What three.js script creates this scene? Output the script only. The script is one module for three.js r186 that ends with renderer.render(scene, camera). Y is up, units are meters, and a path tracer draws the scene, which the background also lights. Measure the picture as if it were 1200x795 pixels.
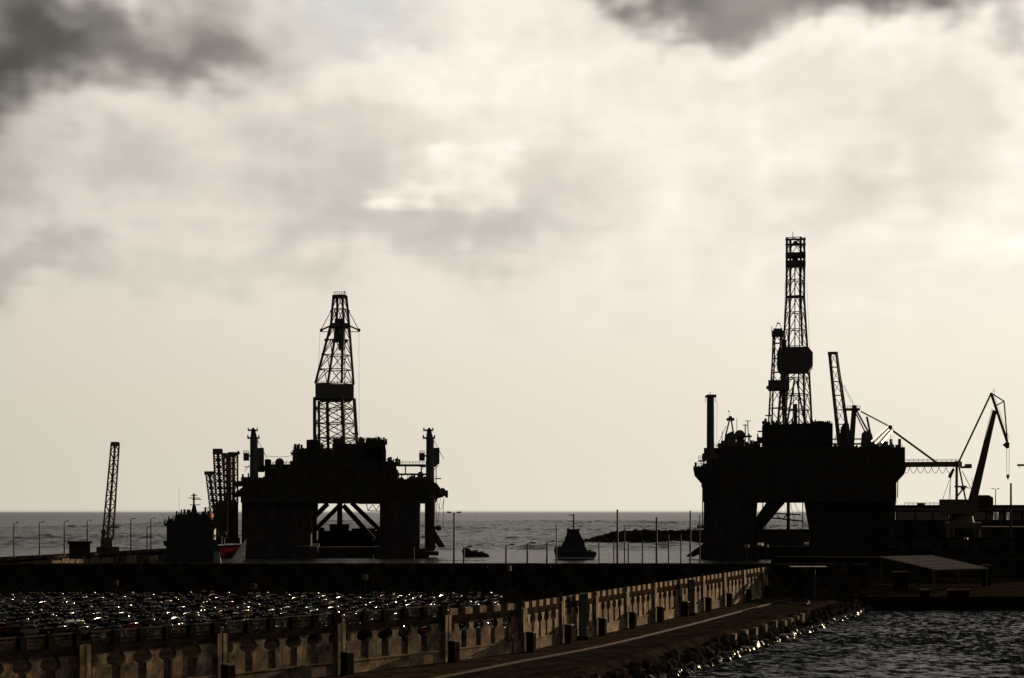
import * as THREE from 'three';
import { mergeGeometries } from 'three/addons/utils/BufferGeometryUtils.js';

/* ---------- camera, sky, sun, exposure ---------- */
const CAM_H = 15, F = 2000;                       // camera height (m), focal length in photo pixels (1200 x 795)
const scene = new THREE.Scene();
const camera = new THREE.PerspectiveCamera(2 * Math.atan(397.5 / F) * 180 / Math.PI, 1200 / 795, 1, 200000);
camera.position.set(0, CAM_H, 0);
camera.lookAt(0, CAM_H, -100);
camera.setViewOffset(1200, 795, 0, 397.5 - 600.5, 1200, 795);   // lens shift: verticals stay upright
camera.updateProjectionMatrix();
const renderer = new THREE.WebGLRenderer({ antialias: true });
renderer.toneMapping = THREE.LinearToneMapping;
renderer.toneMappingExposure = 1;
renderer.shadowMap.enabled = true;
renderer.shadowMap.type = THREE.PCFSoftShadowMap;

const SUN_AZ = 39 * Math.PI / 180, SUN_EL = 10 * Math.PI / 180;  // to the right of the view, low
const sunDir = new THREE.Vector3(Math.sin(SUN_AZ) * Math.cos(SUN_EL), Math.sin(SUN_EL), -Math.cos(SUN_AZ) * Math.cos(SUN_EL));
const sun = new THREE.DirectionalLight(new THREE.Color().setRGB(1, 0.73, 0.46), 5);
sun.position.copy(sunDir).multiplyScalar(900).add(new THREE.Vector3(0, 0, -330));
sun.target.position.set(0, 0, -330);
sun.castShadow = true;
sun.shadow.mapSize.set(4096, 4096);
Object.assign(sun.shadow.camera, { left: -420, right: 420, top: 260, bottom: -260, near: 10, far: 2000 });
scene.add(sun, sun.target);

/* ---------- random numbers and noise ---------- */
function rng(seed) { let s = seed >>> 0; return () => { s = (s + 0x6D2B79F5) >>> 0; let t = Math.imul(s ^ (s >>> 15), 1 | s); t = (t + Math.imul(t ^ (t >>> 7), 61 | t)) ^ t; return ((t ^ (t >>> 14)) >>> 0) / 4294967296; }; }
function hash2(x, y, s) { let h = Math.imul(x | 0, 374761393) + Math.imul(y | 0, 668265263) + Math.imul(s | 0, 2147483647 ^ 0x5bd1e995); h = Math.imul(h ^ (h >>> 13), 1274126177); return ((h ^ (h >>> 16)) >>> 0) / 4294967296; }
const fade = t => t * t * t * (t * (t * 6 - 15) + 10);
function vnoise(x, y, s, per) {
  const xi = Math.floor(x), yi = Math.floor(y), u = fade(x - xi), v = fade(y - yi);
  const m = per ? (a => ((a % per) + per) % per) : (a => a);
  const a = hash2(m(xi), m(yi), s), b = hash2(m(xi + 1), m(yi), s), c = hash2(m(xi), m(yi + 1), s), d = hash2(m(xi + 1), m(yi + 1), s);
  return a + (b - a) * u + (c - a) * v + (a - b - c + d) * u * v;
}
function fbm(x, y, s, oct, per) { let r = 0, a = 0.5, n = 0; for (let i = 0; i < oct; i++) { r += a * vnoise(x, y, s + i * 17, per); n += a; a *= 0.5; x *= 2; y *= 2; if (per) per *= 2; } return r / n; }
const sstep = (a, b, x) => { const t = Math.min(1, Math.max(0, (x - a) / (b - a))); return t * t * (3 - 2 * t); };

/* ---------- sky: broken cloud deck, bright towards the low sun ---------- */
const s2l = v => { v = Math.max(0, v) / 255; return v <= 0.04045 ? v / 12.92 : Math.pow((v + 0.055) / 1.055, 2.4); };
// clouds in view, in angular sky units (2000 per radian): [x, y, rx, ry, tilt, brightness change, edge softness]
const CLOUDS = [
  [20, 88, 125, 66, 0.0, -80, 1], [150, 84, 155, 54, 0.08, -68, 1], [30, 20, 90, 40, 0.1, -58, 1], [0, 125, 80, 46, 0, -44, 1], [230, 60, 110, 50, 0.1, -24, 1], [270, 14, 70, 24, 0.1, -34, 1], [250, 100, 60, 26, 0.1, -26, 1], [85, 62, 40, 14, 0.3, 26, 1], [170, 10, 50, 12, 0.1, 16, 1],
  [930, -8, 290, 60, 0.02, -74, 2], [1050, 8, 130, 40, 0, -34, 1], [745, 14, 90, 40, 0.1, -30, 1], [790, 40, 75, 30, 0.25, -30, 1], [1000, 14, 140, 22, 0.0, -18, 1],
  [-10, 240, 62, 110, 0, -34, 1], [45, 330, 130, 26, -0.05, -30, 1], [150, 218, 95, 38, 0.1, -24, 1], [385, 222, 92, 78, 0.2, -26, 1], [540, 280, 160, 32, 0.0, -25, 1], [650, 250, 120, 66, 0, -13, 1], [300, 310, 130, 24, 0, -13, 1], [620, 190, 60, 50, 0.2, -12, 1],
  [205, 145, 130, 34, 0, 9, 1], [480, 104, 150, 36, -0.1, 12, 2], [620, 60, 80, 60, 0.1, 10, 1], [660, 150, 90, 45, 0, 10, 1], [790, 255, 76, 54, 0, 8, 1], [960, 70, 190, 22, -0.06, 11, 1], [840, 150, 110, 40, 0, 5, 1],
  [425, 46, 82, 34, 0, -13, 2], [1085, 160, 75, 72, 0.15, -19, 1], [995, 238, 94, 36, 0.1, -17, 1], [1196, 78, 30, 56, 0, -44, 1], [1155, 165, 34, 66, 0.25, 13, 1], [1150, 306, 70, 26, 0, 9, 1], [900, 120, 100, 30, 0, -8, 1],
];
const billow = (x, y, seed, oct) => { let q = 0, a = 0.5, n = 0; for (let i = 0; i < oct; i++) { q += a * Math.abs(2 * vnoise(x, y, seed + i * 13) - 1); n += a; a *= 0.55; x *= 2.03; y *= 2.03; } return q / n; };   // puffy, cauliflower-like
function makeSky() {
  const w = 2048, h = 2048, data = new Float32Array(w * h * 4);
  for (let j = 0; j < h; j++) {
    const el = ((j + 0.5) / h - 0.5) * Math.PI;
    for (let i = 0; i < w; i++) {
      const th = ((i + 0.5) / w - 0.5) * 2 * Math.PI, k = (j * w + i) * 4;
      const dx = Math.cos(el) * Math.cos(th), dy = Math.sin(el), dz = Math.cos(el) * Math.sin(th);
      if (dy < -0.012) { data[k] = 0.07; data[k + 1] = 0.068; data[k + 2] = 0.062; data[k + 3] = 1; continue; }   // under the horizon (the sea covers it)
      const az = Math.atan2(dx, -dz);
      const ang = Math.acos(Math.min(1, Math.max(-1, dx * sunDir.x + dy * sunDir.y + dz * sunDir.z))) * 180 / Math.PI;
      const glow = 0.02 + 1.04 * Math.exp(-ang * ang / (92 * 92));
      const x = 600 + 2000 * az, y = 600 - 2000 * el;                // angular sky units, 2000 per radian
      const inView = (1 - sstep(1250, 1500, x)) * sstep(-300, -50, x) * sstep(-260, -30, y);
      const up = sstep(40, 330, y < 0 ? 400 : 600 - y);             // clear haze close to the horizon
      let v = 239 - 11 * (1 - up), blue = 0;
      if (inView > 0) {
        const wx = fbm(x / 95 + 3, y / 70, 5, 4) - 0.5, wy = fbm(x / 95, y / 70 + 9, 6, 4) - 0.5, b1 = billow(x / 62, y / 48, 7, 5) - 0.36, b2 = billow(x / 62 + 40, y / 48, 8, 5) - 0.36;
        const X = x + wx * 120 + b1 * 62, Y = y + wy * 80 + b2 * 54;
        let c = 0;
        for (const [cx, cy, rx, ry, t, a, e] of CLOUDS) {
          const ux = X - cx, uy = Y - cy, p = (ux * Math.cos(t) + uy * Math.sin(t)) / rx, q = (uy * Math.cos(t) - ux * Math.sin(t)) / ry;
          const d = p * p + q * q; if (d < 6) c += a * (e === 2 ? 1 - sstep(0.35, 1.5, d) : Math.exp(-Math.pow(d, 1.3)));
        }
        { // the crisp lit cloud in the middle of the view: flat base, ragged crown
          const e = billow(x / 66, y / 54, 41, 4) - 0.36, d = Math.max((y - 247) / 22, (-(x - 437) * 0.736 - (y - 246) * 0.677) / 34, (174 - y) / 34, (x - 610) / 34) + e * 2.1;
          c += 25 * (1 - sstep(-0.75, 0.35, d)) * (0.75 + 0.5 * fbm(x / 30, y / 22, 43, 4));
          const p2 = (x - 468) / 52, q2 = (y - 244) / 8, d2 = Math.sqrt(p2 * p2 + q2 * q2) + e * 0.5; c += 16 * (1 - sstep(0.6, 1.0, d2));
        }
        const n2 = billow(x / 84 + 3, y / 56, 61, 5) - 0.36;
        c += -24 * n2 * sstep(440, 280, y);
        blue = Math.exp(-(((X - 420) / 70) ** 2 + ((Y - 38) / 34) ** 2)) * 0.9;
        v += c * inView;
      }
      if (inView < 1) { const n1 = fbm(x / 420 + 11, y / 210 + 4, 21, 4), n3 = fbm(x / 150, y / 90 + 2, 31, 3); v += (-40 - 115 * sstep(0.34, 0.6, n1) - 30 * (n3 - 0.5)) * up * (1 - inView); }   // unseen deck outside the view, made darker to cut the fill light
      v = Math.max(42, v);
      const low = sstep(330, 60, 600 - y); let r = s2l(v * 1.026), g = s2l(v * (0.988 + 0.004 * low)), b = s2l(v * (0.938 - 0.022 * low));
      r *= 1 - 0.08 * blue; b *= 1 + 0.08 * blue;
      const gl = glow / 0.94;
      data[k] = r * gl; data[k + 1] = g * gl; data[k + 2] = b * gl; data[k + 3] = 1;
    }
  }
  const t = new THREE.DataTexture(data, w, h, THREE.RGBAFormat, THREE.FloatType);
  t.mapping = THREE.EquirectangularReflectionMapping; t.magFilter = THREE.LinearFilter; t.minFilter = THREE.LinearFilter;
  t.colorSpace = THREE.LinearSRGBColorSpace; t.wrapS = THREE.RepeatWrapping; t.needsUpdate = true;
  return t;
}
scene.background = makeSky();
scene.environment = scene.background;

/* ---------- textures and materials ---------- */
function tex(n, fn, srgb) {
  const d = new Uint8Array(n * n * 4);
  for (let j = 0; j < n; j++) for (let i = 0; i < n; i++) { const c = fn(i / n, j / n), k = (j * n + i) * 4; for (let q = 0; q < 3; q++) d[k + q] = Math.max(0, Math.min(255, Math.round(c[q] * 255))); d[k + 3] = 255; }
  const t = new THREE.DataTexture(d, n, n, THREE.RGBAFormat); t.wrapS = t.wrapT = THREE.RepeatWrapping; t.magFilter = THREE.LinearFilter; t.minFilter = THREE.LinearMipmapLinearFilter; t.generateMipmaps = true;
  if (srgb) t.colorSpace = THREE.SRGBColorSpace; t.needsUpdate = true; return t;
}
const rep = (t, s) => { const c = t.clone(); c.repeat.set(1 / s, 1 / s); c.needsUpdate = true; return c; };
const gray = v => [v, v, v];
const stainTex = tex(512, (u, v) => {                       // weathered concrete: blotches, run-off streaks, grain
  const b = fbm(u * 6, v * 6, 3, 5, 6), st = vnoise(u * 48, v * 3, 8, 48 * 0 + 48) , f = fbm(u * 64, v * 64, 4, 2, 64);
  let k = 0.62 + 0.5 * (b - 0.5) * 1.6 + 0.22 * (f - 0.5); k *= 1 - 0.3 * sstep(0.62, 0.9, st) * sstep(0.35, 0.65, b);
  return [k, k * 0.965, k * 0.9];
}, true);
const grainTex = tex(512, (u, v) => { const b = fbm(u * 5, v * 5, 13, 5, 5), f = fbm(u * 90, v * 90, 14, 2, 90); const k = 0.66 + 0.55 * (b - 0.5) + 0.5 * (f - 0.5); return [k, k * 0.98, k * 0.95]; }, true);
const grainBump = tex(512, (u, v) => gray(fbm(u * 80, v * 80, 24, 3, 80)));
const steelTex = tex(512, (u, v) => { const b = fbm(u * 8, v * 8, 33, 5, 8), s = vnoise(u * 60, v * 4, 35, 60); const rust = sstep(0.58, 0.75, b) * 0.6; const k = 0.75 + 0.3 * (b - 0.5) - 0.15 * s; return [k + 0.12 * rust, k, k - 0.1 * rust]; }, true);
const std = (r, g, b, o = {}) => { const m = new THREE.MeshStandardMaterial({ roughness: 0.85, metalness: 0, ...o }); m.color.setRGB(r, g, b); return m; };
const phys = (r, g, b, o = {}) => { const m = new THREE.MeshPhysicalMaterial({ roughness: 0.5, metalness: 0, ...o }); m.color.setRGB(r, g, b); return m; };
const M = {
  rigHull: phys(0.11, 0.1, 0.1, { map: rep(steelTex, 14), roughness: 0.8, specularIntensity: 0.3 }),
  rigDeck: phys(0.1, 0.092, 0.085, { map: rep(steelTex, 9), roughness: 0.85, specularIntensity: 0.3 }),
  rigSteel: phys(0.1, 0.096, 0.092, { roughness: 0.8, specularIntensity: 0.3 }),
  rigRust: phys(0.14, 0.07, 0.045, { map: rep(steelTex, 5), roughness: 0.85, specularIntensity: 0.3 }),
  craneSteel: phys(0.12, 0.1, 0.07, { roughness: 0.75, specularIntensity: 0.3 }),
  whiteSteel: phys(0.72, 0.7, 0.68, { map: rep(steelTex, 6), roughness: 0.5 }),
  whitePaintSteel: phys(0.5, 0.49, 0.47, { roughness: 0.5 }),
  whiteHull: phys(0.55, 0.54, 0.52, { map: rep(steelTex, 8), roughness: 0.6 }),
  redDeck: phys(0.09, 0.012, 0.01, { roughness: 1, specularIntensity: 0 }),
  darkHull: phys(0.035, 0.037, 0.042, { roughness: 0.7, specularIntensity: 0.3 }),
  concrete: phys(0.52, 0.43, 0.33, { map: rep(stainTex, 4.3), bumpMap: rep(grainBump, 1.7), bumpScale: 0.012, roughness: 0.95, specularIntensity: 0.2 }),
  concreteWorn: phys(0.31, 0.255, 0.195, { map: rep(stainTex, 3.1), bumpMap: rep(grainBump, 1.3), bumpScale: 0.015, roughness: 0.95, specularIntensity: 0.2 }),
  kerb: phys(0.15, 0.128, 0.1, { map: rep(stainTex, 2.7), roughness: 0.9, specularIntensity: 0.2 }),
  asphalt: phys(0.05, 0.044, 0.038, { map: rep(grainTex, 7), bumpMap: rep(grainBump, 1.1), bumpScale: 0.01, roughness: 1, specularIntensity: 0 }),
  paving: phys(0.075, 0.058, 0.045, { map: rep(grainTex, 5), bumpMap: rep(grainBump, 1.5), bumpScale: 0.012, roughness: 1, specularIntensity: 0 }),
  earth: phys(0.046, 0.038, 0.03, { map: rep(grainTex, 9), bumpMap: rep(grainBump, 2.3), bumpScale: 0.03, roughness: 1, specularIntensity: 0 }),
  blackWall: phys(0.11, 0.1, 0.092, { map: rep(stainTex, 6), bumpMap: rep(grainBump, 2), bumpScale: 0.015, roughness: 0.95, specularIntensity: 0 }),
  timber: phys(0.05, 0.04, 0.032, { map: rep(grainTex, 2), roughness: 1, specularIntensity: 0 }),
  darkMetal: phys(0.07, 0.07, 0.072, { roughness: 0.7, specularIntensity: 0.3 }),
  galv: phys(0.1, 0.1, 0.1, { roughness: 0.6, metalness: 0.4 }),
  rock: phys(0.1, 0.09, 0.08, { map: rep(grainTex, 1.3), bumpMap: rep(grainBump, 0.9), bumpScale: 0.02, roughness: 0.95, specularIntensity: 0 }),
  wetRock: phys(0.04, 0.036, 0.032, { bumpMap: rep(grainBump, 1.1), bumpScale: 0.01, roughness: 0.2, specularIntensity: 0.13 }),
  roofSheet: phys(0.2, 0.2, 0.21, { map: rep(steelTex, 6), roughness: 0.95, specularIntensity: 0 }),
  wallDark: phys(0.11, 0.103, 0.096, { map: rep(stainTex, 7), roughness: 0.9, specularIntensity: 0 }),
  cladding: phys(0.16, 0.15, 0.14, { map: rep(steelTex, 7), roughness: 0.7 }),
  glazing: phys(0.3, 0.28, 0.25, { transmission: 0.6, thickness: 0, roughness: 0.8 }),
  skylight: phys(0.85, 0.83, 0.78, { transmission: 0.85, thickness: 0, roughness: 0.5 }),
  glass: phys(0.01, 0.011, 0.012, { roughness: 0.1, ior: 1.5, specularIntensity: 0.22 }),
  rubber: std(0.02, 0.02, 0.02, { roughness: 0.9 }),
  chrome: phys(0.6, 0.6, 0.6, { metalness: 1, roughness: 0.14 }),
  darkGloss: phys(0.01, 0.01, 0.011, { roughness: 0.1, specularIntensity: 0.7, ior: 1.5 }),
  lampGlass: phys(0.6, 0.6, 0.58, { roughness: 0.3 }),
  orange: phys(0.75, 0.22, 0.04, { roughness: 0.4 }),
  foam: std(0.75, 0.76, 0.76, { roughness: 1 }),
};
const paints = [[0.022, 0.022, 0.024], [0.09, 0.09, 0.095], [0.02, 0.035, 0.1], [0.08, 0.014, 0.013], [0.06, 0.058, 0.055], [0.03, 0.055, 0.04], [0.2, 0.2, 0.205]]
  .map(c => phys(...c, { map: rep(grainTex, 1.7), roughness: 0.9, specularIntensity: 0 }));
const whitePaint = phys(0.7, 0.69, 0.67, { roughness: 0.3, clearcoat: 1, clearcoatRoughness: 0.08 });

/* ---------- builders ---------- */
const V = (x, y, z) => new THREE.Vector3(x, y, z);
// a point of the harbour measured on the photograph: column, row, distance in metres
const W = (px, py, D) => V((px - 600) / F * D, CAM_H - (py - 600) / F * D, -D);
const UP = V(0, 1, 0);
function bar(a, b, r, r2 = r, seg = 6) { const d = b.clone().sub(a), L = d.length(); const g = new THREE.CylinderGeometry(r2, r, L, seg, 1); g.applyQuaternion(new THREE.Quaternion().setFromUnitVectors(UP, d.normalize())); g.translate((a.x + b.x) / 2, (a.y + b.y) / 2, (a.z + b.z) / 2); return g; }
function box(x0, x1, y0, y1, z0, z1) { const g = new THREE.BoxGeometry(Math.abs(x1 - x0), Math.abs(y1 - y0), Math.abs(z1 - z0)); g.translate((x0 + x1) / 2, (y0 + y1) / 2, (z0 + z1) / 2); return g; }
function obox(c, w, h, d, yaw, base = true) { const g = new THREE.BoxGeometry(w, h, d); if (base) g.translate(0, h / 2, 0); g.rotateY(yaw); g.translate(c.x, c.y, c.z); return g; }
// a box seen between two columns and two rows, its front at distance D
let YAW = 0;                                       // heading of the thing being built
function turned(g, x, z) { if (YAW) { g.translate(-x, 0, -z); g.rotateY(YAW); g.translate(x, 0, z); } return g; }
function pb(px0, px1, py0, py1, D, depth) { const a = W(px0, py0, D), b = W(px1, py1, D); return turned(box(a.x, b.x, b.y, a.y, -D, -D - depth), (a.x + b.x) / 2, -D); }
function pcyl(px, rpx, py0, py1, D, seg = 14, rtop) { const a = W(px, py1, D), b = W(px, py0, D), s = D / F; b.x = a.x; return bar(a, b, rpx * s, (rtop ?? rpx) * s, seg); }
const pbar = (x0, y0, x1, y1, D, wpx, D2 = D) => bar(W(x0, y0, D), W(x1, y1, D2), wpx / 2 * D / F, wpx / 2 * D2 / F, 6);
function psph(px, py, rpx, D, sq = 1) { const p = W(px, py, D), g = new THREE.SphereGeometry(rpx * D / F, 18, 12); g.scale(1, sq, 1); g.translate(p.x, p.y, p.z); return g; }
// a solid with a traced side view, given in columns and rows, and a real thickness
function pshape(pts, D, depth, bevel = 0) {
  const s = new THREE.Shape(pts.map(([x, y]) => { const p = W(x, y, D); return new THREE.Vector2(p.x, p.y); }));
  const g = new THREE.ExtrudeGeometry(s, { depth, bevelEnabled: bevel > 0, bevelThickness: bevel, bevelSize: bevel, bevelSegments: 2, steps: 1 }); g.translate(0, 0, -D - depth); g.computeBoundingBox(); return turned(g, (g.boundingBox.min.x + g.boundingBox.max.x) / 2, -D);
}
function boxUV(g) {
  const p = g.attributes.position, n = g.attributes.normal, uv = new Float32Array(p.count * 2);
  for (let i = 0; i < p.count; i++) {
    const ax = Math.abs(n.getX(i)), ay = Math.abs(n.getY(i)), az = Math.abs(n.getZ(i));
    if (ay >= ax && ay >= az) { uv[2 * i] = p.getX(i); uv[2 * i + 1] = p.getZ(i); } else if (ax >= az) { uv[2 * i] = p.getZ(i); uv[2 * i + 1] = p.getY(i); } else { uv[2 * i] = p.getX(i); uv[2 * i + 1] = p.getY(i); }
  }
  g.setAttribute('uv', new THREE.BufferAttribute(uv, 2)); return g;
}
function merge(list) { const gs = list.map(g => { const q = g.index ? g.toNonIndexed() : g; for (const k of Object.keys(q.attributes)) if (!['position', 'normal', 'uv'].includes(k)) q.deleteAttribute(k); return q; }); return boxUV(gs.length > 1 ? mergeGeometries(gs) : gs[0]); }
const taken = {};
const numbered = n => { const k = taken[n] = (taken[n] ?? -1) + 1; return k ? n + '_' + String(k).padStart(3, '0') : n; };
function shade(o) { o.castShadow = o.receiveShadow = true; return o; }
function thing(name, label, category, origin = V(0, 0, 0), group) { const o = new THREE.Group(); o.name = numbered(name); o.position.copy(origin); o.userData = { label, category }; if (group) o.userData.group = group; scene.add(o); return o; }
function part(t, name, mat, list, parent = t) { const g = merge([].concat(list)); g.translate(-t.position.x, -t.position.y, -t.position.z); const m = shade(new THREE.Mesh(g, mat)); m.name = name; parent.add(m); return m; }
function sub(t, name) { const g = new THREE.Group(); g.name = name; t.add(g); return g; }
function structure(name, mat, list) { const m = shade(new THREE.Mesh(merge([].concat(list)), mat)); m.name = name; m.userData = { kind: 'structure' }; scene.add(m); return m; }
function mono(name, label, category, mat, list, origin, group) { const g = merge([].concat(list)); g.translate(-origin.x, -origin.y, -origin.z); const m = shade(new THREE.Mesh(g, mat)); m.name = numbered(name); m.position.copy(origin); m.userData = { label, category }; if (group) m.userData.group = group; scene.add(m); return m; }

// lattice tower with four legs: rows [py, pxLeft, pxRight], square plan turned by phi
function lattice(t, parent, mat, D, rows, phi, legPx, bracePx, opt = {}) {
  const s = D / F, leg = legPx / 2 * s, br = bracePx / 2 * s, rings = rows.map(([py, a, b, Dk = D]) => {
    const c = W((a + b) / 2, py, Dk), r = (b - a) / 2 * Dk / F / Math.cos(phi); const q = [];
    for (let k = 0; k < 4; k++) q.push(V(c.x + r * Math.cos(phi + k * Math.PI / 2), c.y, c.z - r * Math.sin(phi + k * Math.PI / 2))); return q;
  });
  for (let k = 0; k < 4; k++) { const g = []; for (let i = 0; i + 1 < rings.length; i++) g.push(bar(rings[i][k], rings[i + 1][k], leg, leg, 6)); part(t, 'leg', mat, g, parent); }
  rings.forEach((r, i) => { if (opt.skipRing && opt.skipRing.includes(i)) return; part(t, 'girt', mat, [0, 1, 2, 3].map(k => bar(r[k], r[(k + 1) % 4], br * 1.1, br * 1.1, 5)), parent); });
  for (let i = 0; i + 1 < rings.length; i++) {
    const g = [], A = rings[i], B = rings[i + 1];
    for (let k = 0; k < 4; k++) {
      const k2 = (k + 1) % 4;
      if (opt.style === 'k') { const m = A[k].clone().add(A[k2]).multiplyScalar(0.5); g.push(bar(B[k], m, br, br, 5), bar(B[k2], m, br, br, 5)); }
      else if (opt.style === 'z') g.push((i + k) % 2 ? bar(A[k], B[k2], br, br, 5) : bar(A[k2], B[k], br, br, 5));
      else g.push(bar(A[k], B[k2], br, br, 5), bar(A[k2], B[k], br, br, 5));
    }
    part(t, 'brace', mat, g, parent);
  }
  return rings;
}
// flat bar whose broad face looks along n
function plate(a, b, n, w, th) { const ax = b.clone().sub(a), L = ax.length(); ax.normalize(); const nn = n.clone().addScaledVector(ax, -n.dot(ax)).normalize(), sd = ax.clone().cross(nn); const g = new THREE.BoxGeometry(w, L, th); g.applyMatrix4(new THREE.Matrix4().makeBasis(sd, ax, nn)); g.translate((a.x + b.x) / 2, (a.y + b.y) / 2, (a.z + b.z) / 2); return g; }
// evenly spaced rows between given ones
function rowsOf(keys, n) { const out = [], y0 = keys[0][0], y1 = keys[keys.length - 1][0]; for (let i = 0; i <= n; i++) { const y = y0 + (y1 - y0) * i / n; let k = 0; while (k + 2 < keys.length && y > keys[k + 1][0]) k++; const [ya, la, ra] = keys[k], [yb, lb, rb] = keys[k + 1], f = (y - ya) / (yb - ya); out.push([y, la + (lb - la) * f, ra + (rb - ra) * f]); } return out; }
function railing(px0, px1, py, D, hpx = 4, n = 8) { const g = [pbar(px0, py - hpx, px1, py - hpx, D, 0.5), pbar(px0, py - hpx / 2, px1, py - hpx / 2, D, 0.4)]; for (let i = 0; i <= n; i++) { const x = px0 + (px1 - px0) * i / n; g.push(pbar(x, py, x, py - hpx, D, 0.5)); } return g; }
function cable(a, b, sag, r, n = 10) { const pts = []; for (let i = 0; i <= n; i++) { const f = i / n; const p = a.clone().lerp(b, f); p.y -= sag * 4 * f * (1 - f); pts.push(p); } return new THREE.TubeGeometry(new THREE.CatmullRomCurve3(pts), n, r, 4); }
// pipes, lockers, vents and lights crowding a deck edge: too small to tell apart
function clutter(seed, n, px0, px1, pyTop, D, hmin, hmax, dz = 20) {
  const R = rng(seed), g = [];
  for (let i = 0; i < n; i++) {
    const x = px0 + (px1 - px0) * R(), y = typeof pyTop === 'function' ? pyTop(x) : pyTop, h = hmin + (hmax - hmin) * R() * R(), d = D + dz * R(), k = R();
    const xx = 600 + (x - 600), w = 1 + 4 * R();
    if (k < 0.4) g.push(pb(xx - w / 2, xx + w / 2, y - h, y + 4, d, 1 + 2 * R())); else if (k < 0.65) g.push(pcyl(xx, 0.5 + R(), y - h * 1.2, y + 4, d, 7)); else if (k < 0.85) g.push(pbar(xx, y + 3, xx + (R() - 0.5) * 5, y - h * 1.5, d, 0.7)); else g.push(psph(xx, y - h * 0.5, 1 + 1.6 * R(), d));
  } return g;
}

/* ---------- water ---------- */
const waveTex = (() => {
  const n = 1024, f = new Float32Array(n * n); let lo = 1e9, hi = -1e9;
  const comps = []; const R = rng(77);
  for (let i = 0; i < 40; i++) { const L = 6 * Math.pow(10, R()), a = (R() - 0.5) * 1.5, kx = Math.round(L * Math.sin(a)), ky = Math.round(L * Math.cos(a)); comps.push([kx, ky, Math.pow(Math.hypot(kx, ky) + 1, -0.95), R() * 6.28]); }
  for (let j = 0; j < n; j++) for (let i = 0; i < n; i++) { const u = i / n, v = j / n; let h = 0; const wob = (fbm(u * 8, v * 8, 51, 3, 8) - 0.5) * 2.2; for (const [kx, ky, a, p] of comps) { const s = Math.sin(6.28318 * (kx * u + ky * v) + p + wob * 1.4); h += a * (1 - Math.abs(s)) ; } h += 0.1 * fbm(u * 90, v * 90, 52, 2, 90); f[j * n + i] = h; lo = Math.min(lo, h); hi = Math.max(hi, h); }
  const t = tex(n, (u, v) => { const k = (f[Math.round(v * n) * n + Math.round(u * n)] - lo) / (hi - lo); return gray(k); }); return t;
})();
const seaMat = phys(0.01, 0.013, 0.014, { roughness: 0.3, ior: 1.33, bumpMap: rep(waveTex, 90), bumpScale: 1.6, specularIntensity: 0.8 });
const basinMat = phys(0.005, 0.007, 0.008, { roughness: 0.16, ior: 1.33, specularIntensity: 0.08, bumpMap: rep(waveTex, 9), bumpScale: 0.05 });
function waveField(nx, nd, x0, x1, d0, d1, seed, n, Lmin, Lspan, spread, head, amp, pw, gustX, gustD, calm) {
  const R = rng(seed), comp = []; for (let i = 0; i < n; i++) { const L = Lmin * Math.pow(Lspan, R()), a = head + (R() - 0.5) * spread; comp.push([Math.sin(a) * 6.283 / L, Math.cos(a) * 6.283 / L, amp * Math.pow(L, pw), R() * 6.28]); }
  const pos = new Float32Array((nx + 1) * (nd + 1) * 3), uv = new Float32Array((nx + 1) * (nd + 1) * 2), idx = []; let k = 0;
  for (let j = 0; j <= nd; j++) { const d = d0 + (d1 - d0) * j / nd; for (let i = 0; i <= nx; i++) { const x = x0 + (x1 - x0) * i / nx; let h = 0; const gust = calm + 1.5 * fbm(x / gustX, d / gustD, seed + 4, 3) ** 1.5, wob = 3 * fbm(x / (Lmin * 7), d / (Lmin * 7), seed + 3, 2), edge = Math.min(1, i / 8, (nx - i) / 8, j / 6, (nd - j) / 6); for (const [kx, kz, a, p] of comp) { const q = Math.sin(kx * x + kz * d + p + wob); h += a * (0.6 - Math.abs(q)) * 1.6; } pos[k++] = x; pos[k++] = h * gust * edge - 0.34 * (1 - edge); pos[k++] = -d; } }
  for (let j = 0; j < nd; j++) for (let i = 0; i < nx; i++) { const a = j * (nx + 1) + i, b = a + 1, c = a + nx + 1, d = c + 1; idx.push(a, b, c, b, d, c); }
  const w = new THREE.BufferGeometry(); w.setAttribute('position', new THREE.BufferAttribute(pos, 3)); w.setIndex(idx); w.computeVertexNormals(); w.setAttribute('uv', new THREE.BufferAttribute(uv, 2)); return w;
}
{
  const g = new THREE.PlaneGeometry(160000, 90000, 1, 1); g.rotateX(-Math.PI / 2); g.translate(0, -0.35, -44000);
  structure('sea', seaMat, g);
  structure('sea_swell', seaMat, waveField(430, 430, -520, 520, 660, 3000, 120, 20, 14, 5, 1.5, 0.5, 0.0095, 0.9, 70, 260, 0.3));
  structure('basin_water', basinMat, waveField(380, 400, -20, 95, 130, 262, 88, 26, 0.9, 5, 0.9, -0.1, 0.0145, 0.85, 14, 20, 0.6));   // choppy basin in front of the quay
}

/* ---------- land ---------- */
const GY = 2, HR = CAM_H - GY;                        // quay level, camera above it
const G = (px, dy) => [(px - 600) * HR / dy, HR * F / dy];      // ground point of a column at dy rows under the horizon: [x, distance]
function slab(pts, y0, y1) { const s = new THREE.Shape(pts.map(([x, d]) => new THREE.Vector2(x, d))); const g = new THREE.ExtrudeGeometry(s, { depth: y1 - y0, bevelEnabled: false }); g.rotateX(-Math.PI / 2); g.translate(0, y0, 0); return g; }
const waterEdge = d => 0.377 * (d - 154) + 15;        // foot of the rubble slope
const landEdge = d => waterEdge(d) - 4.6;
structure('ground', M.earth, slab([[-420, 40], [landEdge(40), 40], [landEdge(262), 262], [420, 262], [420, 560], [150, 560], [150, 400], [30, 400], [30, 304], [-420, 304]], -3, GY));
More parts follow.
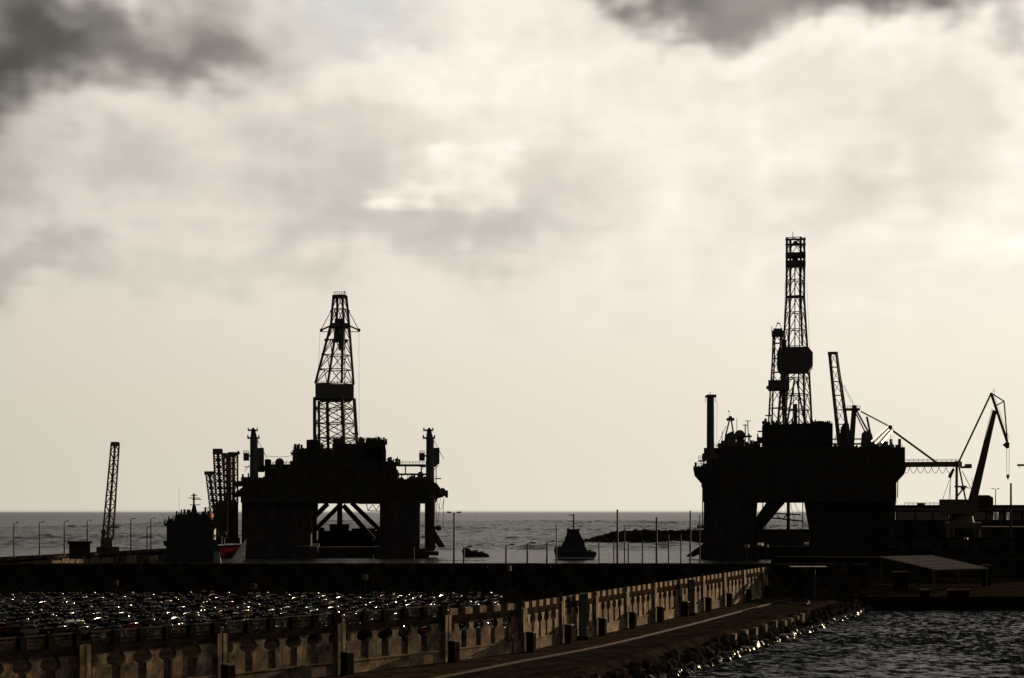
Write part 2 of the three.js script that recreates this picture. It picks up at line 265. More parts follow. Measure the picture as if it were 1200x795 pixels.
// wall line
const right = [611, 656, 696, 732, 765, 795, 822, 847, 870, 892, 911].map(px => G(px, 165 - 0.227 * (px - 611)));
const left = [521, 396, 256, 95, -90, -330].map(px => G(px, 168 + 0.121 * (595 - px)));
const wallPts = [...left.slice().reverse(), ...right];           // from the near left to the far end
const kerbPts = [G(-300, 330), G(0, 282), G(250, 240), G(430, 210), G(530, 192), G(600, 178), G(700, 159), G(800, 135), G(900, 109), G(938, 101)];
{
  // footway between the wall and the kerb, one step above the road
  const walk = [...wallPts.map(([x, d]) => [x - 0.6, d]), [41.5, 262], ...kerbPts.slice().reverse()];
  structure('footway', M.paving, slab(walk, GY - 0.5, GY + 0.13));
  const road = [...kerbPts, [43, 259], [landEdge(259) - 2.5, 259], [landEdge(60) - 2.5, 60], [-44, 60]];
  structure('road', M.asphalt, slab(road, GY - 0.4, GY + 0.004));
}
{
  const curve = new THREE.CatmullRomCurve3([...kerbPts, [41.2, 266 - 26], [38.5, 243]].map(([x, d]) => V(x, 0, -d)));
  const L = curve.getLength(), n = Math.floor(L / 2.2);
  const k = thing('kerb', 'pale stone kerb running along the road below the pier wall', 'kerb', V(0, 0, 0));
  for (let i = 0; i < n; i++) { const a = curve.getPointAt(i / n), b = curve.getPointAt((i + 0.985) / n); const yaw = Math.atan2(b.x - a.x, b.z - a.z); part(k, 'kerb_stone', M.kerb, obox(V((a.x + b.x) / 2, GY - 0.1, (a.z + b.z) / 2), 0.17, 0.26 + (i % 3) * 0.004, a.distanceTo(b), yaw)); }
}
{ // worn edge line painted on the road
  const g = []; for (let i = 0; i + 1 < 60; i++) { const d0 = 122 + i * 2, x = d => landEdge(d) - 5.2; g.push(obox(V(x(d0 + 1), GY + 0.006, -d0 - 1), 0.14, 0.003, 1.9, -Math.atan(0.377))); }
  structure('road_edge_line', M.paving, g);
}

/* ---------- pier wall with balusters ---------- */
function balusterShape(p, h) {
  const s = new THREE.Shape(), w = 0.335 * p, y1 = 0.6 * h; s.moveTo(-w, 0); s.lineTo(w, 0); s.lineTo(w, y1); s.quadraticCurveTo(0.13 * p, 0.66 * h, 0.13 * p, 0.78 * h); s.quadraticCurveTo(0.14 * p, 0.92 * h, 0.3 * p, h); s.lineTo(-0.3 * p, h); s.quadraticCurveTo(-0.14 * p, 0.92 * h, -0.13 * p, 0.78 * h); s.quadraticCurveTo(-0.13 * p, 0.66 * h, -w, y1); return s;
}
const wallYaws = [];
{
  const w = thing('pier_wall', 'long weathered concrete pier wall with rows of balusters and slatted top rail', 'balustrade', V(wallPts[5][0], GY, -wallPts[5][1]));
  const H1 = 1.17, H2 = 3.5, H3 = 4.05, H4 = 5.0;
  for (let i = 0; i + 1 < wallPts.length; i++) {
    const A = V(wallPts[i][0], GY, -wallPts[i][1]), B = V(wallPts[i + 1][0], GY, -wallPts[i + 1][1]);
    const d = B.clone().sub(A), L = d.length(), yaw = Math.atan2(-d.z, d.x); wallYaws.push(yaw);
    const place = g => { g.rotateY(yaw); g.translate(A.x, A.y, A.z); return g; };
    const P = 0.95, p = (L - P) / 5;
    const lb = (x0, x1, y0, y1, z0, z1) => place(box(x0, x1, y0, y1, z0, z1));
    part(w, 'plinth', i % 3 ? M.concrete : M.concreteWorn, [lb(P / 2, L - P / 2, 0, H1 - 0.1, -0.3, 0.3), lb(P / 2, L - P / 2, H1 - 0.1, H1, -0.34, 0.36)]);
    part(w, 'pillar', M.concrete, [lb(-P / 2, -0.07, 0, H3 + 0.1, -0.4, 0.4), lb(0.07, P / 2, 0, H3 + 0.1, -0.4, 0.4), lb(-0.07, 0.07, 0, H3 + 0.08, -0.36, 0.3)]);
    if (i > 3) part(w, 'rail_post', M.timber, [lb(-0.32, -0.14, H3 + 0.1, H4 + 0.05, -0.1, 0.1), lb(0.14, 0.32, H3 + 0.1, H4 + 0.05, -0.1, 0.1)]);
    for (let k = 0; k < 5; k++) {
      const g = new THREE.ExtrudeGeometry(balusterShape(p, H2 - H1), { depth: 0.3, bevelEnabled: true, bevelThickness: 0.03, bevelSize: 0.03, bevelSegments: 1, curveSegments: 5 });
      g.scale(0.97 + 0.06 * hash2(i, k, 3), 1, 0.92 + 0.16 * hash2(i, k, 4)); g.rotateZ((hash2(i, k, 5) - 0.5) * 0.022); g.rotateY((hash2(i, k, 6) - 0.5) * 0.05); g.translate(P / 2 + p * (k + 0.5), H1, -0.15 + (hash2(i, k, 7) - 0.5) * 0.07); part(w, 'baluster', (i * 5 + k) % 4 === 1 ? M.concreteWorn : M.concrete, place(g));
      if (i >= 5) {   // far stretch: small solid blocks with dark gaps
        const xa = P / 2 + p * (k + 0.12);
        part(w, 'rail_panel', M.concrete, lb(xa, xa + p * 0.5, H3 + 0.02, H3 + 0.6, -0.1, 0.1)); part(w, 'rail_block', M.timber, lb(xa + p * 0.52, xa + p * 0.98, H3 + 0.02, H3 + 0.66, -0.11, 0.11)); continue;
      }
      const x0 = P / 2 + p * (k + 0.14), x1 = P / 2 + p * (k + 0.86), bars = [];
      for (let q = 0; q < 4; q++) bars.push(lb(x0, x1, H3 + 0.1 + q * 0.24, H3 + 0.22 + q * 0.24, -0.05, 0.05));
      for (let q = 0; q < 3; q++) { const x = x0 + (x1 - x0) * (0.12 + 0.38 * q); bars.push(lb(x - 0.06, x + 0.06, H3 + 0.02, H4 - 0.09, -0.045, 0.045)); }
      part(w, 'rail_panel', M.concreteWorn, bars);
      part(w, 'rail_cap', M.kerb, lb(x0 - 0.04, x1 + 0.04, H4 - 0.08, H4, -0.11, 0.11));
      part(w, 'rail_block', M.timber, lb(x1 + 0.05, x1 + p * 0.28 - 0.05, H3 + 0.02, H4 - 0.02, -0.2, 0.34));
    }
    part(w, 'beam', M.timber, lb(P / 2 + 0.004, L - P / 2 - 0.004, H2 + 0.003, H3, -0.22, 0.26));
  }
}
// dark blocks standing against the pillars
for (let i = 1; i < wallPts.length - 1; i++) {
  const yaw = wallYaws[i], A = V(wallPts[i][0], GY + 0.13, -wallPts[i][1]), n = V(Math.sin(yaw), 0, Math.cos(yaw)), c = A.clone().addScaledVector(n, 0.95);
  const ord = ['first', 'second', 'third', 'fourth', 'fifth', 'sixth', 'seventh', 'eighth', 'ninth', 'tenth', 'eleventh', 'twelfth', 'thirteenth', 'fourteenth', 'fifteenth', 'sixteenth'][wallPts.length - 2 - i];
  const t = thing('fender_post', 'squat dark square post before a wall pillar, ' + ord + ' from the far end', 'post', c, 'dark posts along the pier wall');
  part(t, 'shaft', M.timber, obox(c, 0.78, 1.75, 0.7, yaw)); part(t, 'cap', M.darkMetal, obox(V(c.x, c.y + 1.75, c.z), 0.86, 0.1, 0.78, yaw));
}
// two tall dark cabinets and a slim reflector post on the footway
for (const [px, dy, h, w, lab] of [[683, 151, 4.6, 0.75, 'tall dark pole casing hiding the wall near its middle'], [810, 122.5, 4.4, 0.8, 'tall dark pole casing before the far half of the wall']]) {
  const [x, d] = G(px, dy), c = V(x, GY + 0.13, -d); const t = thing('pole_casing', lab, 'pole', c);
  part(t, 'shaft', M.darkMetal, obox(c, w * 0.8, h, w, 0.3)); part(t, 'foot', M.timber, obox(c, w * 1.1, 0.35, w * 1.25, 0.3)); part(t, 'cap', M.darkMetal, obox(V(c.x, c.y + h, c.z), w * 0.9, 0.08, w * 1.1, 0.3));
}
{ const [x, d] = G(601, 167), c = V(x, GY + 0.13, -d), t = thing('marker_post', 'slim dark marker post with a bright white top by the wall bend', 'post', c); part(t, 'shaft', M.darkMetal, bar(c, V(x, c.y + 1.35, -d), 0.07, 0.07, 8)); part(t, 'white_top', M.whiteSteel, bar(V(x, c.y + 1.351, -d), V(x, c.y + 1.65, -d), 0.085, 0.085, 10)); }

/* ---------- rubble slope at the water ---------- */
function rockGeo(seed, r) {
  const g = new THREE.IcosahedronGeometry(1, 1), p = g.attributes.position, R = rng(seed), dirs = []; for (let i = 0; i < 9; i++) dirs.push([V(R() - 0.5, R() - 0.5, R() - 0.5).normalize(), 0.55 + 0.4 * R()]);
  for (let i = 0; i < p.count; i++) { const v = V(p.getX(i), p.getY(i), p.getZ(i)); for (const [n, c] of dirs) { const d = v.dot(n); if (d > c) v.addScaledVector(n, c - d); } p.setXYZ(i, v.x * r, v.y * r * 0.8, v.z * r * 1.1); }
  g.computeVertexNormals(); return boxUV(g);
}
{
  const t = thing('rock_revetment', 'sloping bank of dark wet boulders between the road and basin water', 'revetment', V(0, 0, 0));
  structure('bank', M.earth, (() => { const pts = []; const g = new THREE.BufferGeometry(); const q = []; const add = (a, b, c) => q.push(...a, ...b, ...c); for (let d = 60; d < 262; d += 6) { const e = Math.min(262, d + 6); const a = [landEdge(d) - 0.05, GY - 0.05, -d], b = [waterEdge(d) + 0.8, -1.2, -d], c = [landEdge(e) - 0.05, GY - 0.05, -e], f = [waterEdge(e) + 0.8, -1.2, -e]; add(a, b, c); add(b, f, c); } g.setAttribute('position', new THREE.Float32BufferAttribute(q, 3)); g.computeVertexNormals(); g.setAttribute('uv', new THREE.Float32BufferAttribute(new Float32Array(q.length / 3 * 2), 2)); return g; })());
  const R = rng(404), geos = []; for (let k = 0; k < 8; k++) geos.push(rockGeo(900 + k, 0.5));
  let n = 0;
  for (let d = 116; d < 262 && n < 290; d += 1.05) for (let row = 0; row < 2; row++) {
    const f = row ? 0.86 + 0.14 * R() : 0.3 + 0.4 * R(), x = landEdge(d) + 4.6 * f, y = GY - 2.1 * f * 1.02; const m = shade(new THREE.Mesh(geos[Math.floor(R() * 8)], row ? M.wetRock : M.rock)); m.name = 'rock'; const s = 0.75 + 0.75 * R(); m.scale.setScalar(s); m.rotation.set(R() * 6.28, R() * 6.28, R() * 6.28); m.position.set(x, y + 0.1, -d - R()); t.add(m); n++;
  }
}
// pale concrete cubes on the crest
{
  const R = rng(15); let i = 0;
  for (const px of [860, 873, 885, 896, 908, 919, 926, 933, 940, 1003, 1009, 1015, 1026, 1031]) {
    const u = (px - 600) / F; // ray column crossing the slope line
    const k = 2.6; const d = (0.377 * 154 - 15 + k) / (0.377 - u), x = waterEdge(d) - k, c = V(x, 0.75, -d);
    mono('armour_block', ['first', 'second', 'third', 'fourth', 'fifth', 'sixth', 'seventh', 'eighth', 'ninth', 'tenth', 'eleventh', 'twelfth', 'thirteenth', 'fourteenth'][i] + ' nearest tan concrete block on the boulder bank beside the basin', 'block', M.concrete, obox(c, 0.5 + 0.25 * R(), 0.95 + 0.3 * R(), 0.55 + 0.25 * R(), -0.4 + (R() - 0.5) * 0.4), c, 'armour blocks on the boulder bank'); i++;
  }
}

/* ---------- car park behind the wall ---------- */
function loft(stations, nseg, exp) {     // stations: [z, halfWidth, yBottom, yTop]
  const pos = [], idx = [];
  stations.forEach(([z, w, y0, y1]) => { for (let k = 0; k < nseg; k++) { const a = k / nseg * Math.PI * 2, c = Math.cos(a), s = Math.sin(a); const cx = Math.sign(c) * Math.pow(Math.abs(c), 2 / exp), sy = Math.sign(s) * Math.pow(Math.abs(s), 2 / exp); pos.push(cx * w * (sy > 0 ? 1 - 0.1 * sy : 1), (y0 + y1) / 2 + sy * (y1 - y0) / 2, z); } });
  for (let i = 0; i + 1 < stations.length; i++) for (let k = 0; k < nseg; k++) { const a = i * nseg + k, b = i * nseg + (k + 1) % nseg, c = a + nseg, d = b + nseg; idx.push(a, c, b, b, c, d); }
  const last = (stations.length - 1) * nseg; for (let k = 1; k + 1 < nseg; k++) { idx.push(0, k, k + 1); idx.push(last, last + k + 1, last + k); }
  const g = new THREE.BufferGeometry(); g.setAttribute('position', new THREE.Float32BufferAttribute(pos, 3)); g.setIndex(idx); g.computeVertexNormals(); g.setAttribute('uv', new THREE.Float32BufferAttribute(new Float32Array(pos.length / 3 * 2), 2)); return g;
}
function carGeos(tall) {
  const b = loft([[-2.1, 0.62, 0.42, 0.72], [-2.0, 0.78, 0.28, 0.84], [-1.6, 0.86, 0.24, 0.93], [-0.9, 0.89, 0.22, 1.0], [0.4, 0.9, 0.22, 1.02], [1.4, 0.88, 0.24, 1.0], [1.95, 0.82, 0.28, 0.95], [2.12, 0.68, 0.4, 0.82]], 16, 3.6);
  const c = loft([[-1.05, 0.74, 0.9, 1.0], [-0.45, 0.7, 0.92, 1.31 + tall * 0.8], [-0.1, 0.69, 0.92, 1.38 + tall], [0.8, 0.69, 0.92, 1.39 + tall], [1.35, 0.69, 0.92, 1.31 + tall], [1.85, 0.72, 0.9, 0.98 + tall * 1.6]], 14, 3);
  const r = loft([[-0.62, 0.6, 1.22 + tall * 0.7, 1.31 + tall * 0.7], [-0.42, 0.66, 1.27 + tall * 0.8, 1.4 + tall * 0.8], [-0.08, 0.69, 1.31 + tall, 1.475 + tall], [0.8, 0.69, 1.31 + tall, 1.485 + tall], [1.3, 0.66, 1.26 + tall, 1.415 + tall], [1.5, 0.6, 1.18 + tall, 1.3 + tall]], 12, 2.4);
  const wheel = new THREE.CylinderGeometry(0.31, 0.31, 0.2, 14); wheel.rotateZ(Math.PI / 2);
  const lamp = new THREE.SphereGeometry(0.13, 8, 6); lamp.scale(1.3, 0.7, 0.5);
  const mirror = new THREE.SphereGeometry(0.11, 8, 6);
  const trim = new THREE.CylinderGeometry(0.02, 0.02, 1.1, 6); trim.rotateX(Math.PI / 2);
  const cowl = new THREE.CylinderGeometry(0.05, 0.05, 0.9, 8); cowl.rotateZ(Math.PI / 2); cowl.scale(1, 0.6, 1);
  const rack = mergeGeometries([trim.clone().toNonIndexed(), ...[-0.52, 0.52].map(z => { const b = new THREE.SphereGeometry(0.15, 12, 8); b.scale(1, 0.7, 1.5); b.translate(0, 0, z); return b.toNonIndexed(); })]);
  const visor = new THREE.SphereGeometry(1, 16, 10); visor.scale(0.55, 0.1, 0.22);
  const fin = new THREE.SphereGeometry(1, 12, 8); fin.scale(0.13, 0.14, 0.24);
  return { b, c, r, wheel, lamp, mirror, trim, cowl, rack, visor, fin };
}
const carKinds = [0, 0.05, 0.22].map(carGeos);
function makeCar(kind, paint, bright = 0) {
  const g = carKinds[kind], o = new THREE.Group(); const add = (n, ge, m, x = 0, y = 0, z = 0) => { const q = shade(new THREE.Mesh(ge, m)); q.name = n; q.position.set(x, y, z); o.add(q); return q; };
  add('body', g.b, paint); add('windows', g.c, M.glass); add('roof', g.r, paint);
  for (const [x, z] of [[-0.8, -1.35], [0.8, -1.35], [-0.8, 1.35], [0.8, 1.35]]) add('wheel', g.wheel, M.rubber, x, 0.31, z);
  for (const x of [-0.58, 0.58]) { add('headlight', g.lamp, M.lampGlass, x, 0.68, -2.02); }
  for (const x of [-0.92, 0.92]) add('mirror', g.mirror, bright === 1 ? M.chrome : paint, x, 1.02, -0.62);
  const top = 1.49 + [0, 0.05, 0.22][kind];
  if (bright === 2 || bright === 0) for (const x of [-0.62, 0.62]) add('roof_rail', g.rack, M.rubber, x, top + 0.03, 0.35);
  if (bright === 3) add('glint_visor', g.visor, M.darkGloss, 0, top - 0.02, -0.15);  // glossy roof piece added to catch sun glints
  if (bright === 4 || bright === 1) add('glint_fin', g.fin, bright === 1 ? M.chrome : M.darkGloss, 0, top + 0.03, 1.05);  // shiny bead on the roof, added and sized for sun glints
  return o;
}
{
  const protos = carKinds.map((_, k) => paints.map((p, i) => makeCar(k, p, (i + k * 2) % 5))), R = rng(2024);
  const wallX = d => { for (let i = 0; i + 1 < wallPts.length; i++) { const [x0, d0] = wallPts[i], [x1, d1] = wallPts[i + 1]; if (d >= d0 && d <= d1) return x0 + (x1 - x0) * (d - d0) / (d1 - d0); } return d < 150 ? -60 : 40; };
  let n = 0;
  for (let row = 0; row < 12; row++) {
    const d = 176 + row * 6.05 + (row % 2 ? -0.5 : 0.5);
    for (let col = 0; col < 40; col++) {
      const x = -80 + col * 2.72 + (row % 3) * 0.6 + (R() - 0.5) * 0.4; const px = 600 + F * x / d; if (px < -25 || px > 590 || x > wallX(d) - 4) continue; if (R() < 0.14) continue; if (n >= 298) continue;
      const white = row === 1 && Math.abs(px - 85) < 12;
      const o = white ? makeCar(1, whitePaint) : protos[Math.floor(R() * R() * 3)][Math.floor(R() * paints.length)].clone();
      o.name = numbered('parked_car'); o.position.set(x, GY, -d - (R() - 0.5) * 0.5); o.rotation.y = (R() < 0.5 ? 0 : Math.PI) + (R() - 0.5) * 0.3 - 0.36;
      o.userData = white ? { label: 'white car catching the sun among the dark parked cars', category: 'car', group: 'cars packed in the lot behind the wall' } : { label: 'dark glossy car packed among others in the lot beyond the pier wall', category: 'car', group: 'cars packed in the lot behind the wall' };
      scene.add(o); n++;
    }
  }
}
/* ---------- long dark harbour wall across the middle ---------- */
{
  const D = 262, o = V(-60, GY, -D), t = thing('harbour_wall', 'long low black harbour wall crossing the picture behind the parked cars', 'wall', o);
  const xa = -150, xb = 54.75, top = CAM_H - 60 * D / F;
  for (let x = xa, i = 0; x < xb - 0.01; x += 9.75, i++) { part(t, 'wall_panel', M.blackWall, box(x + 0.02, x + 9.73, GY, top - 0.35, -D, -D - 0.7)); part(t, 'buttress', M.blackWall, box(x - 0.3, x + 0.3, GY, top - 0.6, -D + 0.01, -D + 0.5)); }
  part(t, 'coping', M.blackWall, box(xa, xb, top - 0.348, top, -D + 0.15, -D - 0.85));
  const rl = []; for (let x = -31; x < -4; x += 1.5) rl.push(bar(V(x, top, -D - 0.5), V(x, top + 0.45, -D - 0.5), 0.03)); rl.push(bar(V(-31, top + 0.45, -D - 0.5), V(-4, top + 0.45, -D - 0.5), 0.035)); part(t, 'handrail', M.galv, rl);
}
// small sunlit boxes on poles in front of the dark wall
for (const [px, py, w, lab] of [[136, 686, 0.55, 'small tan box on a pole, leftmost before the black wall'], [297, 690, 0.8, 'tan double box on a pole before the black wall'], [428, 679, 0.65, 'small tan box high on the black wall left of centre'], [597, 669, 0.5, 'small tan box on a pole right of the small boat']]) {
  const D = 256, c = W(px, py, D), t = thing('meter_box', lab, 'box', V(c.x, GY, -D)); part(t, 'pole', M.darkMetal, bar(V(c.x, GY, -D), V(c.x, c.y, -D), 0.06)); part(t, 'box', M.concrete, obox(V(c.x, c.y, -D), w, 0.75, w, -0.42));
}

/* ---------- left drilling rig ---------- */
{ YAW = -Math.atan((400 - 600) / F);
  const D = 577, t = thing('drilling_rig', 'black semi-submersible drilling rig on the left with a tapered derrick', 'drilling rig', V((400 - 600) / F * D, 0, -D - 25));
  const S = M.rigSteel, Hm = M.rigHull, Dk = M.rigDeck;
  // columns and pontoons
  const colm = (x0, x1, D0, dep) => { const a = W(x0, 588, D0), b = W(x1, 588, D0), s = new THREE.Shape(), r = 2.2, w = b.x - a.x; s.moveTo(r, 0); s.lineTo(w - r, 0); s.quadraticCurveTo(w, 0, w, r); s.lineTo(w, dep - r); s.quadraticCurveTo(w, dep, w - r, dep); s.lineTo(r, dep); s.quadraticCurveTo(0, dep, 0, dep - r); s.lineTo(0, r); s.quadraticCurveTo(0, 0, r, 0); const g = new THREE.ExtrudeGeometry(s, { depth: a.y + 6, bevelEnabled: false, curveSegments: 5 }); g.rotateX(-Math.PI / 2); g.translate(a.x, -6, -D0); return turned(g, (a.x + b.x) / 2, -D0); };
  part(t, 'column', Hm, colm(283, 365, D, 17)); part(t, 'column', Hm, colm(446, 493, D, 15)); part(t, 'column', Hm, colm(315, 372, D + 46, 15)); part(t, 'column', Hm, colm(452, 490, D + 46, 15));
  part(t, 'pontoon', Hm, pb(277, 372, 640, 657, D - 5, 72)); part(t, 'pontoon', Hm, pb(441, 503, 643, 657, D - 5, 72));
  part(t, 'cross_pontoon', Hm, pb(366, 446, 641, 656, D + 6, 8));
  // inverted V braces
  for (const [x0, y0, x1, y1, w, dz] of [[352, 622, 384, 590, 6.5, 12], [368, 622, 397, 593, 6, 44], [402, 592, 438, 632, 6.5, 12], [412, 589, 452, 628, 6, 44]]) part(t, 'brace', Hm, pbar(x0, y0, x1, y1, D + dz, w));
  part(t, 'drill_conduit', Hm, pcyl(398, 3.2, 590, 616, D + 30, 10));
  // box deck, upper decks
  part(t, 'box_deck', Dk, [pshape([[283, 589], [283, 582], [276, 580], [275, 578], [281, 574], [286, 570], [286.5, 562], [300, 561], [500, 561], [512, 566], [517, 573], [520, 577], [520, 582], [513, 584], [511, 589]], D, 62)]);
  part(t, 'left_overhang', Dk, pb(273.5, 283, 577, 582, D + 3, 8)); part(t, 'right_overhang', Dk, pb(511, 524.5, 576, 581, D + 3, 8));
  part(t, 'fairlead', S, [pb(520, 525, 574.5, 578, D + 3, 3), pb(522, 525, 578, 583, D + 4, 2)]);
  part(t, 'upper_deck', Dk, [pb(316, 465, 549, 561.2, D + 4, 52), pb(340, 455, 540, 549.2, D + 6, 46)]);
  part(t, 'drill_house', Dk, [pshape([[343, 541], [343, 534], [352, 530], [358, 527], [366, 526], [391, 527], [392, 522], [400, 519], [416, 520], [419, 521], [424, 519], [431, 516.5], [432, 515.5], [447, 515.5], [451, 517], [452, 527], [452, 541]], D + 10, 34)]);
  part(t, 'tank', Dk, [bar(W(437, 521, D + 4), W(437, 521, D + 30), 1.7, 1.7, 14)]); part(t, 'tank', Dk, [bar(W(447, 520, D + 4), W(447, 520, D + 30), 1.5, 1.5, 14)]); part(t, 'tank', Dk, [bar(W(365, 520, D + 4), W(365, 520, D + 24), 1.6, 1.6, 14)]);
  part(t, 'module', Dk, pb(359, 372, 515, 530, D + 12, 9)); part(t, 'module', Dk, pb(453, 464.5, 541, 552, D + 6, 12)); part(t, 'module', Dk, pb(448, 452.5, 527, 550, D + 6, 12)); part(t, 'module', Dk, pb(310, 316.5, 538, 562, D + 6, 9));
  part(t, 'side_deck', Dk, [pb(316.2, 346, 543.8, 546, D + 6, 20), pb(318, 320, 546, 549, D + 6, 3), pb(332, 334, 546, 549, D + 8, 3), pb(341, 343, 546, 549, D + 8, 3)]);
  part(t, 'satellite_dome', M.rigSteel, [psph(327.5, 542, 5.4, D + 14), pcyl(327.5, 2.5, 543, 549, D + 14)]);
  // right walkway bridge
  const wk = sub(t, 'walkway'); part(t, 'upper_beam', S, pb(464, 499, 543.8, 546.2, D + 8, 4), wk); part(t, 'lower_beam', S, pb(464, 499, 554.5, 556.5, D + 8, 4), wk);
  for (const x of [474.5, 493]) part(t, 'post', S, pb(x, x + 1.3, 546.2, 554.5, D + 8, 1.2), wk); for (const x of [470, 482, 490]) part(t, 'post', S, pb(x, x + 1.3, 556.5, 561.5, D + 8, 1.2), wk);
  part(t, 'handrail', S, railing(464, 499, 543.8, D + 8, 3, 9), wk); part(t, 'handrail', S, railing(316, 346, 543.8, D + 6, 2.5, 8));
  part(t, 'winch', S, psph(492.7, 556.5, 4, D + 12));
  // deck cranes, masts folded down: tall pedestal towers at both sides
  for (const [x, k] of [[295.5, -1], [502, 1]]) {
    const c = sub(t, 'pedestal_tower'), q = (name, m, g) => part(t, name, m, g, c); const d = D + 5;
    q('shaft', S, [pcyl(x + 2, 5.2, 514, 575, d, 12, 4.6)]);
    q('tower_head', S, [pshape([[x - 2.5, 515], [x - 1.2, 502.5], [x + 1, 500.5], [x + 3, 502.5], [x + 6, 515]], d, 2.4)]);
    q('platform', S, [pb(x - 5.5, x + 6, 503, 504.4, d - 1, 4), pb(x - 5.5, x - 4.6, 500.8, 503, d - 1, 4), pb(x + 5.2, x + 6, 500.8, 503, d - 1, 4)]);
    q('platform', S, [pb(x - 6, x + 8, 512, 513.6, d - 1, 4.5), pb(x - 6, x - 5, 509.5, 512, d - 1, 4.5), pb(x + 7, x + 8, 509.5, 512, d - 1, 4.5)]);
    q('operator_cab', S, [pb(x - 10.5, x - 4.2, 530.5, 539.5, d, 3), pb(x - 5, x + 1, 533, 535, d + 1, 1)]); q('machine_house', S, [pb(x + 4, x + 13, 524.5, 543, d, 5), pshape([[x + 4, 542.9], [x + 13, 542.9], [x + 8, 547]], d, 5)]);
    q('stay', S, [pbar(x + 5, 513, x + 18, 538, d, 0.7)]);
    q('cab_rail', S, railing(x - 10.5, x - 4.5, 530.5, d, 2.5, 3)); q('ladder', S, [pbar(x - 4, 545, x - 9, 552, d, 0.7), pb(x - 9.5, x - 3, 546.4, 547.3, d, 1.5), pb(x - 13, x - 3, 558.8, 559.9, d, 2)]);
    if (k > 0) q('outrigger', S, [pb(x + 8, x + 15, 560, 561.2, d, 2), pbar(x + 9, 546, x + 9, 566, d, 1.1), pbar(x + 5, 552, x + 12, 545, d, 0.8)]);
  }
  part(t, 'crane_leg', Hm, [pcyl(504, 6.3, 575, 648, D + 3, 16)]);
  part(t, 'anchor_foot', M.rigRust, [pshape([[510, 622], [522, 641], [515, 642], [509, 634]], D + 2, 3)]); part(t, 'base_ring', M.rigRust, [pb(488, 514, 646, 651, D - 6, 16)]);
  part(t, 'winch_drum', S, [psph(514, 618.5, 4, D + 3, 0.8)]);
  part(t, 'hanging_rope', S, [cable(W(512, 586, D + 2), W(520, 585, D + 2), 3.5, 0.09), bar(W(520, 583, D + 2), W(519, 618, D + 2), 0.09), bar(W(516, 584, D + 2), W(513, 612, D + 2), 0.09), bar(W(511.5, 590, D + 2), W(512, 616, D + 2), 0.1)]);
  part(t, 'under_deck_frame', S, [pbar(429, 589, 431, 598, D + 6, 1), pbar(431, 598, 446, 599, D + 6, 1), pbar(431, 598, 437, 591, D + 6, 0.9), pbar(437, 591, 441, 598, D + 6, 0.9), pbar(441, 598, 445, 591, D + 6, 0.9), pb(420, 446, 587.5, 590.5, D + 7, 4)]);
  part(t, 'ladder_left', S, [cable(W(345, 533, D + 10), W(313, 534, D + 6), 0.5, 0.07)]);
  part(t, 'sling', S, [pb(341, 366, 530, 532.5, D + 14, 3), pbar(341, 532, 341, 528.5, D + 14, 1.2), pbar(349, 531, 347.5, 527.5, D + 14, 1), pb(357, 360, 525, 527, D + 14, 2)]);
  // derrick
  const dk = sub(t, 'derrick'), DD = D + 22, q = (name, g) => part(t, name, S, g, dk);
  const keys = [[346, 391, 405.5], [380, 388.3, 408.6], [450, 370.6, 413.3], [466, 369.8, 414], [524, 370, 417.5]];
  lattice(t, dk, S, DD, [[346, 391, 405.5], [362, 389.8, 406.9], [380, 388.3, 408.6], [398, 383.8, 409.8], [416, 379.2, 411], [433, 374.9, 412.2], [450, 370.6, 413.3]], 0.46, 3, 1.1, { style: 'k' });
  lattice(t, dk, S, DD, [[466, 369.8, 414], [479, 369.8, 414.8], [496, 369.9, 415.8], [513, 370, 416.8], [526, 370, 417.5]], 0.46, 4.2, 1.2);
  q('racking_board', [pb(369.5, 414.5, 449.5, 466.5, DD - 6, 12), pb(374, 411, 466.4, 469.5, DD - 4, 8)]);
  q('board_rail', railing(369.5, 414.5, 449.5, DD - 6, 2.5, 12));
  q('crown_block', [pb(388, 410, 378, 383, DD - 3, 6), pb(392, 404, 373, 400, DD - 1.5, 3), pb(389, 407, 397.5, 400, DD - 2, 4)]);
  q('crown_frame', [pb(390.5, 406, 345, 347.5, DD - 2.4, 4.8), ...railing(391, 405, 345, DD - 2.4, 3.5, 6), pbar(403.5, 345, 403.5, 340, DD, 0.8)]);
  for (const [a, b, e] of [[388.5, 375, 388], [408, 421.5, 407.5]]) { q('crown_arm', [pbar(a, 381, b, 387, DD, 2.2), pbar(b, 388.4, e, 388.4, DD, 1), pbar(a, 363, b + (b > a ? -1.5 : 1.5), 385.5, DD, 0.9), psph(b + (b > a ? -1 : 1.5), 386.5, 2, DD), psph(a, 364.3, 2, DD)]); }
  q('travelling_block', [pb(396.5, 400.5, 400, 410, DD - 0.6, 1.2), pbar(395, 402, 395, 524, DD, 0.5), pbar(399.5, 402, 399.5, 524, DD, 0.7)]);
  q('standpipe', [pbar(404, 386, 404, 524, DD - 1, 1), pbar(373.5, 470, 374, 524, DD - 3, 3.4), pbar(420.5, 388, 421, 512, DD, 0.3), pbar(375, 388, 372, 455, DD, 0.3)]);
  q('side_platform', [pb(413, 420, 507, 508.6, DD, 2), pb(380, 385, 396.5, 399, DD - 1, 2), pb(376.5, 381, 413.5, 416, DD - 1, 2), pb(372.5, 377, 431, 433.5, DD - 1, 2), pb(390, 402, 513, 526, DD - 2, 4)]);
